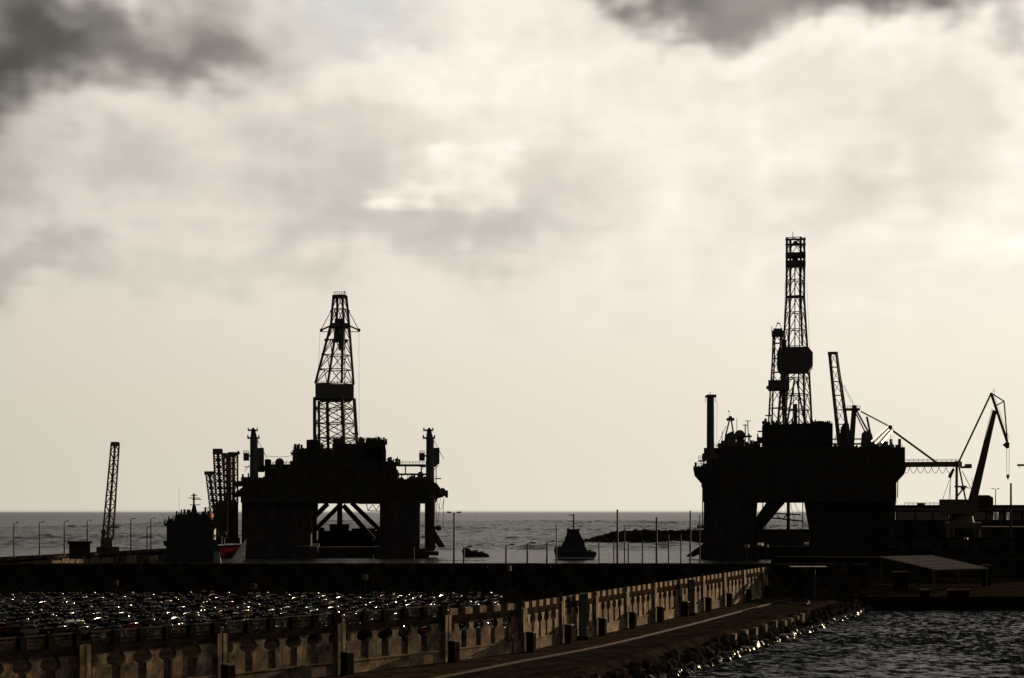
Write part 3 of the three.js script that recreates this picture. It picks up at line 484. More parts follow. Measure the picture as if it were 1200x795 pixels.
  const cl = part(t, 'deck_equipment', S, [...railing(452, 464, 541, D + 6, 3, 5), ...railing(420, 450, 515.5, D + 11, 2.5, 9), ...railing(343, 366, 534, D + 10, 2.5, 8), ...clutter(15, 30, 343, 372, 529, D + 10, 2, 12, 22), ...clutter(51, 40, 300, 343, 549, D + 6, 2, 12, 18), ...clutter(52, 34, 452, 500, 561, D + 4, 2, 12, 16), ...clutter(53, 24, 455, 468, 541, D + 6, 1, 7, 10), ...clutter(54, 20, 284, 318, 562, D + 2, 2, 9, 8), ...clutter(55, 16, 436, 453, 517, D + 10, 1, 8, 20), ...clutter(16, 22, 420, 455, 516, D + 10, 1, 5, 22), ...clutter(17, 16, 276, 290, 566, D + 2, 1, 5, 6), ...clutter(18, 16, 510, 522, 575, D + 2, 1, 4, 5), ...clutter(11, 34, 345, 452, x => x < 372 ? 527 : x < 420 ? 522 : 517, D + 12, 1, 5, 22), ...clutter(12, 26, 300, 345, 548, D + 4, 1, 5), ...clutter(13, 20, 452, 500, 561, D + 4, 0.5, 3.5), ...clutter(14, 14, 284, 300, 562, D + 3, 0.5, 3, 8)]); cl.userData.kind = 'stuff';
}

/* ---------- right drilling rig ---------- */
{ YAW = -Math.atan((935 - 600) / F);
  const D = 560, t = thing('drilling_rig', 'large black drilling rig on the right with the tallest derrick', 'drilling rig', V((935 - 600) / F * D, 0, -D - 25));
  const S = M.rigSteel, Hm = M.rigHull, Dk = M.rigDeck;
  part(t, 'column', Hm, pshape([[825, 586], [886.5, 586], [884.5, 610], [880, 672], [825, 672]], D, 17, 0)); part(t, 'column', Hm, pshape([[943, 586], [1047, 586], [1046, 672], [950, 672], [949, 620]], D, 17));
  part(t, 'column', Hm, pb(838, 872, 586, 672, D + 44, 15)); part(t, 'column', Hm, pb(968, 1000, 586, 672, D + 44, 15));
  part(t, 'pontoon', Hm, pb(820, 890, 640, 662, D - 4, 68)); part(t, 'pontoon', Hm, pb(944, 1050, 640, 662, D - 4, 68));
  part(t, 'cross_pontoon', Hm, pb(884, 950, 640, 660, D + 6, 8));
  part(t, 'brace', Hm, pshape([[870, 640], [882, 612], [900, 586], [922, 586], [893, 621], [885, 646]], D + 4, 5));
  part(t, 'anchor_brace', Hm, pshape([[803, 652], [824, 637], [828, 637], [828, 646], [812, 653]], D + 2, 4)); part(t, 'platform', S, pb(817, 827, 615.5, 619, D, 5));
  part(t, 'box_deck', Dk, pshape([[824.5, 588], [824, 568], [814.5, 557], [813, 549], [818, 546.5], [836, 545.5], [836, 536], [852, 523], [1058, 524.5], [1058, 545], [1060, 547], [1057, 556], [1048, 566], [1047, 588]], D, 58));
  part(t, 'left_bracket', Dk, [pb(812.5, 824, 546.5, 549.5, D + 2, 10), pb(814, 816.5, 541.5, 546.5, D + 2, 1.2)]);
  part(t, 'handrail', S, [...railing(818, 828, 546, D + 2, 6, 4), ...railing(1030, 1058, 524.5, D + 3, 3, 8), ...railing(836, 852, 524, D + 4, 3, 4)]);
  part(t, 'right_bracket', Dk, [pb(1046, 1059, 548, 552, D + 2, 8), pb(1050, 1058.5, 552, 556.5, D + 3, 5)]);
  // tall stack tower
  const st = sub(t, 'stack_tower'), sq = (n, g) => part(t, n, S, g, st);
  sq('shaft', [pcyl(832.7, 4.6, 465, 552, D + 6, 14, 4.2)]); sq('top_platform', [pb(826.5, 839, 463, 465, D + 4, 4), ...railing(826.5, 839, 472, D + 4, 7, 5), pb(828, 839.5, 462, 464, D + 5, 3), pbar(832.3, 462, 832.3, 459, D + 6, 0.9)]); sq('lower_house', [pb(823, 842, 531, 538.5, D + 4, 8), pb(825, 850, 524.5, 533, D + 8, 8), pb(818.5, 827, 539, 540.5, D + 3, 3), ...railing(818.5, 825, 539, D + 3, 5, 3)]); sq('stay', [pbar(851, 499, 840, 524, D + 7, 0.7), pbar(840.5, 470, 840, 524, D + 7, 0.35)]);
  // small A-frame crane and antennas
  const af = sub(t, 'a_frame'), aq = (n, g) => part(t, n, S, g, af);
  aq('leg', [pbar(855, 492, 850, 512, D + 8, 1.9)]); aq('leg', [pbar(857, 492, 860.5, 512, D + 8, 1.9)]); aq('head', [pb(851.5, 860.5, 489.5, 492.5, D + 7, 3), pb(854, 858, 487.5, 490, D + 7, 2)]); aq('cab', [pshape([[849, 527], [848.8, 516], [850.5, 509], [858, 505], [862, 510], [862, 527]], D + 6, 5)]);
  aq('lamp', [pbar(855.6, 488, 854.4, 482, D + 8, 0.4)]);
  part(t, 'warning_flag', M.redDeck, psph(854.2, 481.7, 0.9, D + 8));
  part(t, 'dome', S, [psph(867, 510, 6.4, D + 14), pcyl(867, 4, 510, 525, D + 14)]);
  part(t, 'antenna_mast', S, [pbar(873.5, 497, 873.5, 525, D + 10, 1.4), pbar(876.4, 493, 877.5, 525, D + 10, 1.2), pb(873, 880, 492.6, 493.4, D + 10, 0.5), pb(870.5, 876, 497.6, 498.4, D + 10, 0.5), pbar(863.6, 490, 863.6, 512, D + 10, 0.7), pbar(878, 508, 880, 524, D + 9, 1.5), pb(874, 881, 510, 512, D + 9, 2)]);
  part(t, 'vent_stack', S, [pb(888, 894, 504.5, 506, D + 10, 2), pbar(889, 524, 888, 508, D + 10, 1.6), pb(887, 893, 512, 519, D + 12, 2), pbar(883.5, 524, 883.5, 516, D + 10, 2)]);
  // drill floor
  part(t, 'drill_floor', Dk, [pshape([[893.5, 526], [893.5, 499], [895, 497], [951, 496], [953, 493.5], [960, 493.5], [966, 496.5], [971, 495], [975.5, 499], [975.5, 528]], D + 8, 32)]);
  part(t, 'upper_deck', Dk, [pb(852, 1004, 523, 546, D + 3, 48), pb(838, 862, 529, 547, D + 5, 30)]);
  // derrick
  const dk = sub(t, 'derrick'), DD = D + 22, q = (n, g) => part(t, n, S, g, dk);
  lattice(t, dk, S, DD, [[279, 921.5, 943.5], [286, 921.5, 943.5], [297, 921.5, 943.5], [311, 921.5, 943.5], [328, 921.3, 943.3], [347, 921, 943.3], [366, 920, 944.6], [386, 918.8, 945.8], [406, 917.6, 947.2]], 0.36, 2.7, 0.9, { style: 'k' });
  lattice(t, dk, S, DD, [[434, 916, 949.5], [443, 915.2, 949.9], [462, 913.6, 951], [480, 912, 952], [500, 910.5, 952.8]], 0.36, 2.8, 1.1, { style: 'k' });
  q('octagon_house', [pshape([[913.5, 406], [947, 406], [952.5, 413], [952.5, 428], [947.5, 434.5], [914, 434.5], [910.8, 430], [911, 413]], DD - 7, 13)]);
  q('crown_platform', [pb(920.8, 944.2, 295, 299.5, DD - 3.2, 6.4), pb(920.8, 944.2, 304.5, 310.5, DD - 3.2, 6.4), pb(928.5, 935.5, 299, 305, DD - 1, 2), pb(921, 923.2, 299, 305, DD - 3, 2), pb(941.8, 944, 299, 305, DD - 3, 2)]);
  q('crown_frame', [pb(920.6, 944.4, 279, 280.2, DD - 1, 2), pb(920.6, 944.4, 285, 286, DD - 1, 2), pbar(929, 280, 929.4, 271.5, DD, 0.7), pbar(922, 279, 922, 277.5, DD, 1.6), pbar(943, 279, 943, 277.5, DD, 1.6), pbar(925, 296, 930, 284, DD, 0.8), pbar(940, 296, 935, 284, DD, 0.8), pb(930, 935, 282, 285, DD - 1, 2)]);
  q('guide_rail', [pbar(931.7, 300, 931.7, 406, DD, 1.4), pbar(937, 311, 937, 406, DD - 2, 1.2), pbar(931, 434, 929, 500, DD, 1), pbar(936, 434, 936.5, 500, DD - 1, 1.8)]);
  q('gallery', [pb(921, 943.6, 346, 348.4, DD - 1, 2)]);
  q('top_drive', [pb(930, 934.5, 473, 500, DD - 1, 2.4), pbar(922, 500, 931, 446, DD - 2, 2.4), pbar(944, 500, 934, 446, DD - 2, 2.2)]);
  q('hoist_line', [pbar(945.5, 330, 949.5, 420, DD, 0.25), pbar(919.8, 330, 918.5, 406, DD, 0.25)]);
  // second slim tower beside it
  const sl = sub(t, 'pipe_tower'), lq = (n, g) => part(t, n, S, g, sl);
  lattice(t, sl, S, DD - 8, [[390, 906, 917], [402, 905.6, 917], [420, 905, 917.5], [436, 904, 918.5], [455, 902.6, 920], [478, 901, 921.6], [500, 900, 923]], 0.4, 2, 0.9, { style: 'z' });
  lq('top_house', [pb(904.5, 919, 387, 393, DD - 10, 5), pb(906.5, 917, 384.5, 387.2, DD - 9, 3), pbar(904.6, 388, 904.6, 382, DD - 8, 0.8), pbar(909, 385, 911, 379, DD - 8, 0.8), pbar(916, 385, 914, 379, DD - 8, 0.8), pb(910.5, 914.5, 378, 379, DD - 8.5, 1), pbar(912, 378, 912, 375.5, DD - 8, 0.5)]);
  lq('mid_platform', [pb(900.5, 925, 445, 456.5, DD - 12, 7), pb(898.2, 901.5, 452, 455.5, DD - 11, 2)]); lq('guide_column', [pbar(919.5, 398, 919.5, 500, DD - 6, 5), pb(897, 905, 486, 487.2, DD - 10, 2), pb(894, 897, 493, 498, DD - 10, 2)]);
  // tall deck crane, boom stowed upright
  const cr = sub(t, 'deck_crane'), cq = (n, g) => part(t, n, S, g, cr), CD = D + 4;
  const bl = [[413, 971.5, 981.5], [430, 973, 983.7], [447, 974.3, 986.3], [463, 976, 988.6], [480, 978, 991], [497, 980, 993.5], [520, 983, 996]]; lattice(t, cr, S, CD, bl, 0.42, 2.2, 0.7, { style: 'z' });
  cq('boom_chord', [pbar(971.8, 413, 983.5, 530, CD - 1.5, 3), pbar(985.5, 446, 997, 526, CD + 1, 3.2)]); cq('boom_tip', [pb(970.5, 982, 411.8, 414, CD - 2, 4)]);
  cq('pedestal', [pshape([[983, 530], [986, 500], [990, 494.5], [995, 496], [997, 512], [999, 530]], CD - 1, 5)]); cq('pedestal_rail', [pb(975.5, 1010, 513.5, 515, CD + 4, 1), pb(975.5, 1010, 519, 521, CD + 4, 1)]);
  // king post and struts of the aft crane
  const kp = sub(t, 'king_post_crane'), kq = (n, g, m = S) => part(t, n, m, g, kp), KD = D + 3;
  kq('king_post', [pshape([[998.5, 479], [1004, 479], [1000.5, 534], [994, 534]], KD, 2.4)]); kq('head_platform', [pb(992, 1008, 478, 480.4, KD - 1, 4), pb(999, 1004, 474.5, 479, KD, 2.5), ...railing(993, 1008.5, 478, KD - 1, 2.5, 4)]);
  kq('strut', [pbar(1004, 481, 1019, 508, KD, 2.2)]); kq('strut', [pbar(1003, 484, 1014, 506, KD + 2, 1.6)]); kq('strut', [pbar(1016, 488, 1021, 512, KD + 1, 2.6)]);
  kq('machinery_house', [pshape([[1009, 532], [1011, 507], [1014, 504], [1022, 508], [1024, 516], [1031, 524], [1040, 525], [1040, 532]], KD - 1, 6)]);
  kq('stay_wire', [pbar(989, 451, 1002, 475, KD, 0.4), pbar(986, 448, 1000, 475, KD, 0.4)]); kq('back_stay', [pbar(1009, 482, 1043, 500, KD + 2, 1.4), pbar(1009, 481, 1041, 497.5, KD + 2, 0.4)]);
  // the pale lattice boom end catching the sun
  const a0 = [1021.5, 517.5], a1 = [1041, 500];
  for (let i = 0; i < 3; i++) { const x = i * 4.3, y = i * 2.7; kq('white_boom_chord', [plate(W(a0[0] + x, a0[1] + y, KD - 3), W(a1[0] + x * 0.55, a1[1] + y * 0.8, KD + 17), V(0.84, 0.42, 0.34), 0.7, 0.12)], M.whitePaintSteel); if (i < 2) kq('dark_boom_chord', [bar(W(a0[0] + x + 2.4, a0[1] + y + 1.5, KD - 3), W(a1[0] + x * 0.55 + 1.3, a1[1] + y * 0.8 + 1.2, KD + 17), 0.22)]); }
  kq('boom_sheave', [psph(1043.5, 500.5, 2.6, KD), pb(1036, 1041, 517, 522, KD, 2), pbar(1043, 502, 1045, 521, KD, 0.5), psph(1044.5, 519, 1.5, KD), pb(1033, 1044, 521, 524.5, KD, 2)]);
  // hanging gear
  part(t, 'hanging_rope', S, [pbar(823.5, 566, 823.5, 618, D + 2, 1.3), pbar(825, 566, 825, 620, D + 2, 0.5), pbar(1047.5, 562, 1047.5, 592, D + 2, 0.6), pbar(1050.5, 560, 1050.5, 590, D + 2, 0.6), pbar(1052.5, 558, 1052, 583, D + 2, 1.2), pb(822, 825, 566, 571, D + 1.5, 1.2)]);
  const cl = part(t, 'deck_equipment', S, [...railing(896, 975, 497, D + 8, 3, 16), ...railing(850, 893, 523, D + 3, 3, 10), ...clutter(25, 44, 842, 892, 524, D + 4, 3, 16, 20), ...clutter(26, 40, 976, 1056, 525, D + 4, 2, 13, 20), ...clutter(56, 26, 894, 976, 497, D + 9, 1, 8, 20), ...clutter(57, 20, 820, 842, 546, D + 3, 2, 12, 8), ...clutter(27, 14, 954, 976, 495, D + 9, 1, 5, 12), ...clutter(28, 12, 1046, 1060, 549, D + 1, 1, 4, 4), ...clutter(29, 12, 813, 826, 548, D + 1, 1, 4, 4), ...clutter(21, 22, 895, 976, 497, D + 9, 0.5, 4, 22), ...clutter(22, 22, 840, 893, 524, D + 5, 0.5, 5), ...clutter(23, 14, 1000, 1056, 525, D + 4, 0.5, 3.5), ...clutter(24, 10, 815, 836, 547, D + 3, 0.5, 3, 6)]); cl.userData.kind = 'stuff';
}

/* ---------- cantilever crane behind the right rig ---------- */
{ YAW = -Math.atan((1090 - 600) / F);
  const D = 640, t = thing('gantry_crane', 'dark gantry crane with a level girder and looping cables right of the rig', 'crane', W(1115, 640, D)), S = M.craneSteel;
  part(t, 'girder', S, pb(1030, 1126, 541, 547, D, 3)); part(t, 'tie_bar', S, pbar(1043, 502, 1098, 542, D + 1, 2.6)); part(t, 'walkway_rail', S, railing(1060, 1126, 541, D, 3, 12));
  const fg = []; for (let x = 1058; x < 1112; x += 8.5) fg.push(cable(W(x, 547, D + 1), W(x + 8.5, 547, D + 1), 2.4, 0.1, 10)); part(t, 'festoon_cable', M.rigRust, fg);
  part(t, 'leg', S, [pbar(1121.5, 546, 1121.5, 640, D, 3)]); part(t, 'leg', S, [pbar(1050, 546, 1047, 640, D, 3)]);
  part(t, 'leg', S, [pbar(1121.5, 546, 1121.5, 640, D + 12, 3)]); part(t, 'end_trolley', S, [pb(1126, 1139, 546, 548.5, D, 2), pb(1131, 1139, 543.5, 546, D, 1.5), pshape([[1112, 556], [1117, 548], [1119, 550], [1115, 560], [1111.5, 559.5]], D - 1, 2)]);
}

/* ---------- jib crane on the quay ---------- */
{ YAW = -Math.atan((1140 - 600) / F);
  const D = 470, t = thing('jib_crane', 'dark harbour jib crane with bent double jib and hanging hook', 'crane', V((1130 - 600) / F * D, GY, -D)), S = M.craneSteel;
  part(t, 'portal', S, [pbar(1112, 618, 1108, 654, D - 4, 5), pbar(1146, 618, 1150, 654, D - 4, 5), pbar(1116, 618, 1114, 653, D + 6, 5), pbar(1144, 618, 1146, 653, D + 6, 5), pb(1108, 1150, 612, 619, D - 4, 10), pcyl(1128, 14, 600, 613, D, 18, 11)]);
  part(t, 'machine_house', S, [pb(1101.5, 1146, 585, 602, D - 3, 7)]); part(t, 'counterweight', S, [pb(1103, 1112, 600, 606, D - 3, 7)]);
  part(t, 'jib', S, [pshape([[1135.5, 585], [1163.2, 480], [1168, 482], [1145.5, 588]], D - 1, 2.2)]);
  part(t, 'fly_jib', S, [pshape([[1160.5, 460], [1163.5, 459.5], [1181.8, 517], [1179, 518]], D - 0.6, 1.4)]); part(t, 'jib_ladder', S, [pbar(1138, 578, 1163, 478, D - 1.5, 0.5), pbar(1165, 462, 1183, 514, D - 1.5, 0.4)]);
  part(t, 'tie_rod', S, pbar(1124, 541, 1161.5, 461.5, D, 2.2)); part(t, 'strut', S, [pbar(1162, 460.5, 1177, 470, D, 1.6), pbar(1177, 470, 1166, 476, D, 1.5), pbar(1177, 470, 1181, 519, D, 1.6)]);
  part(t, 'tip_sheave', S, [pshape([[1175.5, 521], [1180, 517], [1183.5, 519], [1182.5, 524.5], [1180.5, 525.5]], D - 1, 2)]);
  part(t, 'hoist_rope', S, [pbar(1179.8, 524, 1180.2, 557, D, 0.45), pbar(1183, 522, 1182.8, 557, D, 0.45)]); part(t, 'hook', S, [pb(1179.8, 1183.2, 556, 558.6, D - 0.3, 0.8), psph(1181.5, 559.5, 1.5, D), pbar(1181.5, 560, 1181.6, 562.6, D, 0.8)]);
  part(t, 'tower_leg', S, pbar(1121, 545, 1121, 586, D, 2.4)); part(t, 'tower_leg', S, pbar(1124, 546, 1132, 586, D, 2)); part(t, 'tower_brace', S, [pbar(1120, 584, 1131, 570, D, 2), pb(1119, 1133, 569, 571, D, 1.5), psph(1129, 571.5, 3, D), pb(1119, 1124, 540, 547, D - 0.5, 2), pbar(1133, 571, 1136, 572, D, 1.2)]);
  part(t, 'luffing_ram', M.rigRust, [pbar(1128, 552, 1139, 574, D, 0.8), pbar(1139, 560, 1141, 572, D, 0.5), pbar(1115, 554, 1112, 586, D, 0.7), pbar(1114, 560, 1114, 585, D, 0.5), pbar(1113, 562, 1105, 585, D, 0.6)]);
  part(t, 'tip_rail', S, [pbar(1163, 459, 1165.5, 455.5, D, 0.4), pbar(1165.5, 455.5, 1166, 463, D, 0.4)]);
}
{ const D = 470, t = thing('jib_crane', 'tip of another crane jib poking in at the right edge', 'crane', V((1240 - 600) / F * D, GY, -D)); part(t, 'jib', M.craneSteel, [pb(1193.5, 1245, 543.5, 545.8, D, 1.5), pbar(1195, 546, 1195, 548, D, 0.6)]); part(t, 'tower', M.craneSteel, pb(1236, 1244, 546, 654, D, 3)); part(t, 'base', M.craneSteel, pb(1228, 1252, 640, 655, D - 2, 7)); }

/* ---------- buildings on the right quay ---------- */
{ YAW = -Math.atan((1090 - 600) / F);
  const D = 520, o = V((1150 - 600) / F * D, GY, -D), t = thing('warehouse', 'long dark warehouse with glazed upper band behind the jib crane', 'warehouse', o);
  part(t, 'roof', M.wallDark, [pb(1050, 1260, 591.5, 595, D - 1, 30)]); part(t, 'lintel', M.wallDark, [pb(1050, 1260, 597.5, 600, D - 0.4, 0.6)]); part(t, 'wall', M.wallDark, pb(1050, 1260, 609.5, 656, D - 0.5, 2));
  part(t, 'upper_strip', M.glazing, pb(1051, 1259, 595, 597.5, D - 0.1, 0.3));
  for (let i = 0, x = 1050; x < 1255; x += 21, i++) { part(t, 'mullion', M.wallDark, pb(x, x + 2, 600, 609.5, D - 0.45, 0.6)); if (i === 5 || i === 6) { const a = i === 5 ? 1164 : 1180; part(t, 'pane', M.glazing, pb(x + 2, a, 600, 609.5, D, 0.1)); part(t, 'clear_pane', M.skylight, pshape([[a, 600], [a + 5, 600], [a + 6.5, 609.5], [a + 1.5, 609.5]], D - 0.1, 0.08)); part(t, 'pane', M.glazing, pb(a + 6.5, x + 21, 600, 609.5, D, 0.1)); } else part(t, 'pane', M.glazing, pb(x + 2, x + 21, 600, 609.5, D, 0.1)); }
  part(t, 'roof_plant', M.wallDark, [pb(1075, 1084, 589.3, 591.6, D + 3, 4)]); part(t, 'roof_plant', M.wallDark, pb(1156, 1164, 589, 591.6, D + 3, 4));
  part(t, 'back_wall', M.wallDark, pb(1050, 1260, 609, 656, D + 28, 1)); part(t, 'handrail', M.galv, railing(1060, 1100, 591.5, D - 1, 2.5, 8));
}
{ const D = 478, t = thing('annex', 'long low annex with a pale flat roof before the warehouse', 'building', V((1200 - 600) / F * D, GY, -D)); part(t, 'wall', M.wallDark, pb(1148, 1262, 618, 655, D, 36)); part(t, 'roof_slab', M.concreteWorn, pb(1147, 1263, 617.2, 618, D - 0.3, 38)); for (let i = 0; i < 7; i++) part(t, 'door', M.darkMetal, pb(1156 + i * 15, 1165 + i * 15, 640, 655, D - 0.1, 0.2)); }
{ const D = 500, t = thing('storage_tank', 'round dark storage tank rising behind the warehouse roof by the crane', 'tank', V((1153 - 600) / F * 556, GY, -556)); part(t, 'shell', M.wallDark, pcyl(1153, 11, 583, 640, 556, 28)); part(t, 'roof', M.wallDark, pcyl(1153, 11, 580, 583, 556, 28, 6)); }
{
  const D = 345, t = thing('storehouse', 'low black storehouse block behind the grey shed roof', 'building', V((1080 - 600) / F * D, GY, -D));
  part(t, 'wall', M.wallDark, [pb(905, 1260, 655, 674, D, 16)]); part(t, 'wall', M.wallDark, pb(1046, 1260, 632, 655.2, D + 2, 13)); part(t, 'parapet', M.timber, [pb(904, 1046, 653, 655, D - 0.1, 0.5), pb(1045, 1262, 630, 632, D + 1.9, 0.5)]); part(t, 'roof_sheet', M.timber, [pb(905, 1046, 654.6, 655, D + 0.6, 14), pb(1047, 1262, 631.6, 632, D + 2.6, 12)]);
  for (let i = 0; i < 9; i++) part(t, 'door', M.darkMetal, pb(925 + i * 30, 941 + i * 30, 660, 674, D - 0.1, 0.2)); for (const x of [1172, 1190, 1206]) part(t, 'window', M.glass, pb(x, x + 9, 634, 639, D + 1.9, 0.2));
}
{
  // open shed with a grey sheet roof
  const P = [W(1029.5, 652, 318), W(1092, 650.2, 330), W(1160, 665.8, 292), W(1096, 667.2, 280)], t = thing('open_shed', 'low open shed with a pale grey sloping sheet roof on the quay', 'shed', V((P[0].x + P[2].x) / 2, GY, (P[0].z + P[2].z) / 2));
  const th = 0.18, n = 9; // corrugated roof sheets side by side
  for (let i = 0; i < n; i++) {
    const a = P[0].clone().lerp(P[3], (i + 0.01) / n), b = P[1].clone().lerp(P[2], (i + 0.01) / n), c = P[1].clone().lerp(P[2], (i + 0.985) / n), d = P[0].clone().lerp(P[3], (i + 0.985) / n); const up = (i % 2) * 0.04; const top = [a, b, c, d].map(v => v.clone().setY(v.y + up)), bot = top.map(v => v.clone().setY(v.y - th));
    const q = []; const tri = (u, v, w) => q.push(u.x, u.y, u.z, v.x, v.y, v.z, w.x, w.y, w.z); tri(top[0], top[2], top[1]); tri(top[0], top[3], top[2]); tri(bot[0], bot[1], bot[2]); tri(bot[0], bot[2], bot[3]); for (let k = 0; k < 4; k++) { const m = (k + 1) % 4; tri(top[k], top[m], bot[m]); tri(top[k], bot[m], bot[k]); }
    const g = new THREE.BufferGeometry(); g.setAttribute('position', new THREE.Float32BufferAttribute(q, 3)); g.computeVertexNormals(); g.setAttribute('uv', new THREE.Float32BufferAttribute(new Float32Array(q.length / 3 * 2), 2)); part(t, 'roof_sheet', M.roofSheet, g);
  }
  for (const [u, v] of [[0, 0], [0.5, 0], [1, 0], [0, 1], [0.5, 1], [1, 1]]) { const a = P[0].clone().lerp(P[3], u * 0.94 + 0.03), b = P[1].clone().lerp(P[2], u * 0.94 + 0.03), c = a.lerp(b, v * 0.96 + 0.02); part(t, 'post', M.darkMetal, bar(V(c.x, GY, c.z), V(c.x, c.y - 0.15, c.z), 0.12)); }
  part(t, 'back_wall', M.wallDark, [box(P[0].x + 0.5, P[1].x, GY, P[0].y - 0.5, P[1].z, P[1].z - 0.2)]);
}
{ // thin canopy of a shelter by the end of the pier
  const D = 255, a = W(928, 664, D), b = W(970, 664, D), t = thing('shelter', 'thin white canopy on one post beyond the end of the pier wall', 'shelter', V((a.x + b.x) / 2, GY, -D));
  part(t, 'canopy', M.whiteSteel, box(a.x, b.x, a.y - 0.12, a.y + 0.02, -D, -D - 2.6)); part(t, 'fascia', M.darkMetal, box(a.x + 0.3, b.x - 0.2, a.y - 0.28, a.y - 0.121, -D - 0.2, -D - 2.4)); part(t, 'post', M.galv, bar(W(955, 695, D + 1).setY(GY), W(955, 664, D + 1).setY(a.y - 0.25), 0.09, 0.09, 8));
}
// lit kerb beams and bright-spot boxes on the right quay
for (const [x0, x1, py, D, lab] of [[1046, 1065, 670, 285, 'thin tan barrier rail under the grey shed roof'], [1078, 1090, 691, 263.5, 'short tan quay edge beam left of the longest one'], [1110, 1137, 691, 263.5, 'longest tan quay edge beam above the basin'], [1150, 1162, 662.5, 300, 'thin tan beam at the right tip of the shed']]) {
  const a = W(x0, py, D), b = W(x1, py, D), t = thing('edge_beam', lab, 'barrier', V((a.x + b.x) / 2, GY, -D)); 
  part(t, 'rail', M.concrete, (() => { const g = box(-(b.x - a.x) / 2, (b.x - a.x) / 2, -0.1, 0.1, -0.18, 0.18); g.translate((a.x + b.x) / 2, a.y, -D); return g; })()); part(t, 'base', M.timber, box(a.x + 0.1, b.x - 0.1, GY, a.y - 0.101, -D - 0.14, -D + 0.14));
}
for (const [px, py, D, w, lab] of [[1132, 631, 340, 0.5, 'small bright white box before the storehouse wall'], [875, 640, 300, 0.5, 'left small tan box for a window glint under the right rig'], [898, 640, 300, 0.45, 'right small tan box for a window glint under the right rig']]) { const c = W(px, py, D), t = thing('bright_spot_box', lab, 'sign', V(c.x, GY, -D)); part(t, 'post', M.darkMetal, bar(V(c.x, GY, -D), c, 0.05)); part(t, 'panel', px > 1000 ? M.whiteSteel : M.concrete, obox(V(c.x, c.y - 0.2, -D), w * 1.6, 0.45, w * 1.4, -0.45)); }  // pale boxes added for two window glints and one white bright spot
mono('quay_fender_beam', 'dark timber fender beam along the quay face above the basin', 'fender', M.timber, [box(54, 400, 1.2, 1.7, -261.2, -261.95)], V(54, 1.2, -261.6));

YAW = 0;
/* ---------- lamp posts and poles ---------- */
function lampPost(px, pyTop, D, base, kind, label, group) {
  const top = W(px, pyTop, D), o = V(top.x, base, -D), t = thing('lamp_post', label, 'lamp post', o, group); const h = top.y - base;
  part(t, 'pole', M.darkMetal, bar(o, V(o.x, top.y, -D), 0.2, 0.13, 8)); part(t, 'base', M.darkMetal, obox(o, 0.5, 0.35, 0.5, 0));
  const head = (dx, dz) => { part(t, 'arm', M.darkMetal, bar(V(o.x, top.y - 0.1, -D), V(o.x + dx, top.y + 0.12, -D + dz), 0.05)); const l = part(t, 'lamp_head', M.darkMetal, obox(V(o.x + dx * 1.25, top.y + 0.05, -D + dz * 1.25), 0.75, 0.2, 0.35, 0)); part(t, 'lens', M.lampGlass, obox(V(o.x + dx * 1.25, top.y - 0.01, -D + dz * 1.25), 0.5, 0.05, 0.25, 0), l); };
  if (kind === 2) { head(-0.7, 0); head(0.7, 0); } else if (kind === 1) head(0.75, 0); return t;
}
const QB = GY;
lampPost(532, 601, 290, QB, 2, 'tall twin-headed lamp post right of the left rig'); lampPost(543.5, 641, 275, QB, 1, 'short lamp post in front of the small dark boat'); lampPost(593, 639, 275, QB, 1, 'first short lamp post right of the small boat');
lampPost(618, 637, 275, QB, 1, 'second short lamp post right of the small boat'); lampPost(641, 635, 275, QB, 1, 'short lamp post just left of the tug');
lampPost(1167, 573, 540, GY, 2, 'twin-headed lamp mast above the warehouse roof');
[['outermost on the left edge', 16, 613], ['second from the left edge', 46, 612], ['third from the left edge', 75, 611], ['just left of the leaning lattice boom', 102, 610], ['first right of the leaning lattice boom', 153, 608], ['shorter one beside the ship', 172, 617], ['taller one beside the ship', 176.5, 607.5]].forEach(([w, px, py], i) => { const u = (px - 600) / F, dE = (-124 - 88 + 0) / (u - 0.2), D = dE * 1.02 + 2; lampPost(px, py, D, 3, 1, 'lamp post on the far jetty, ' + w); });
function pole(px, py, D, base, w, label) { const top = W(px, py, D), o = V(top.x, base, -D), t = thing('steel_pole', label, 'pole', o); part(t, 'shaft', M.darkMetal, bar(o, V(o.x, top.y, -D), w, w * 0.7, 8)); part(t, 'cap', M.darkMetal, psph(px, py, w * 0.8 * F / D, D)); part(t, 'base', M.darkMetal, obox(o, w * 4, 0.3, w * 4, 0)); }
[[652, 615, 0.12, 'slim pole just left of the tug'], [702, 635, 0.14, 'short pole just right of the tug'], [719.5, 634, 0.13, 'short pole close beside the tall dark pole'], [723.6, 598, 0.2, 'tallest thick pole between tug and right rig'], [732, 618, 0.12, 'mid-height pole, first right of the tallest one'], [736.5, 635, 0.14, 'short pole, second right of the tallest one'], [753, 635, 0.15, 'short pole midway along the far breakwater'], [769.5, 607, 0.2, 'tall pole midway along the far breakwater'], [783.6, 626, 0.14, 'shorter pole left of the tall pole by the right rig'], [798, 626, 0.14, 'short pole nearest the tall pole by the right rig'], [809, 599, 0.17, 'tall pole close to the right rig'], [820, 604, 0.12, 'slim pole against the right rig column'], [485, 641, 0.1, 'short pole in front of the left rig foot'], [437, 650, 0.1, 'lowest short pole under the left rig']].forEach(([px, py, w, l]) => pole(px, py, 280, QB, w, l));
pole(1185, 567, 450, GY, 0.35, 'thick dark pole beneath the hook of the jib crane');

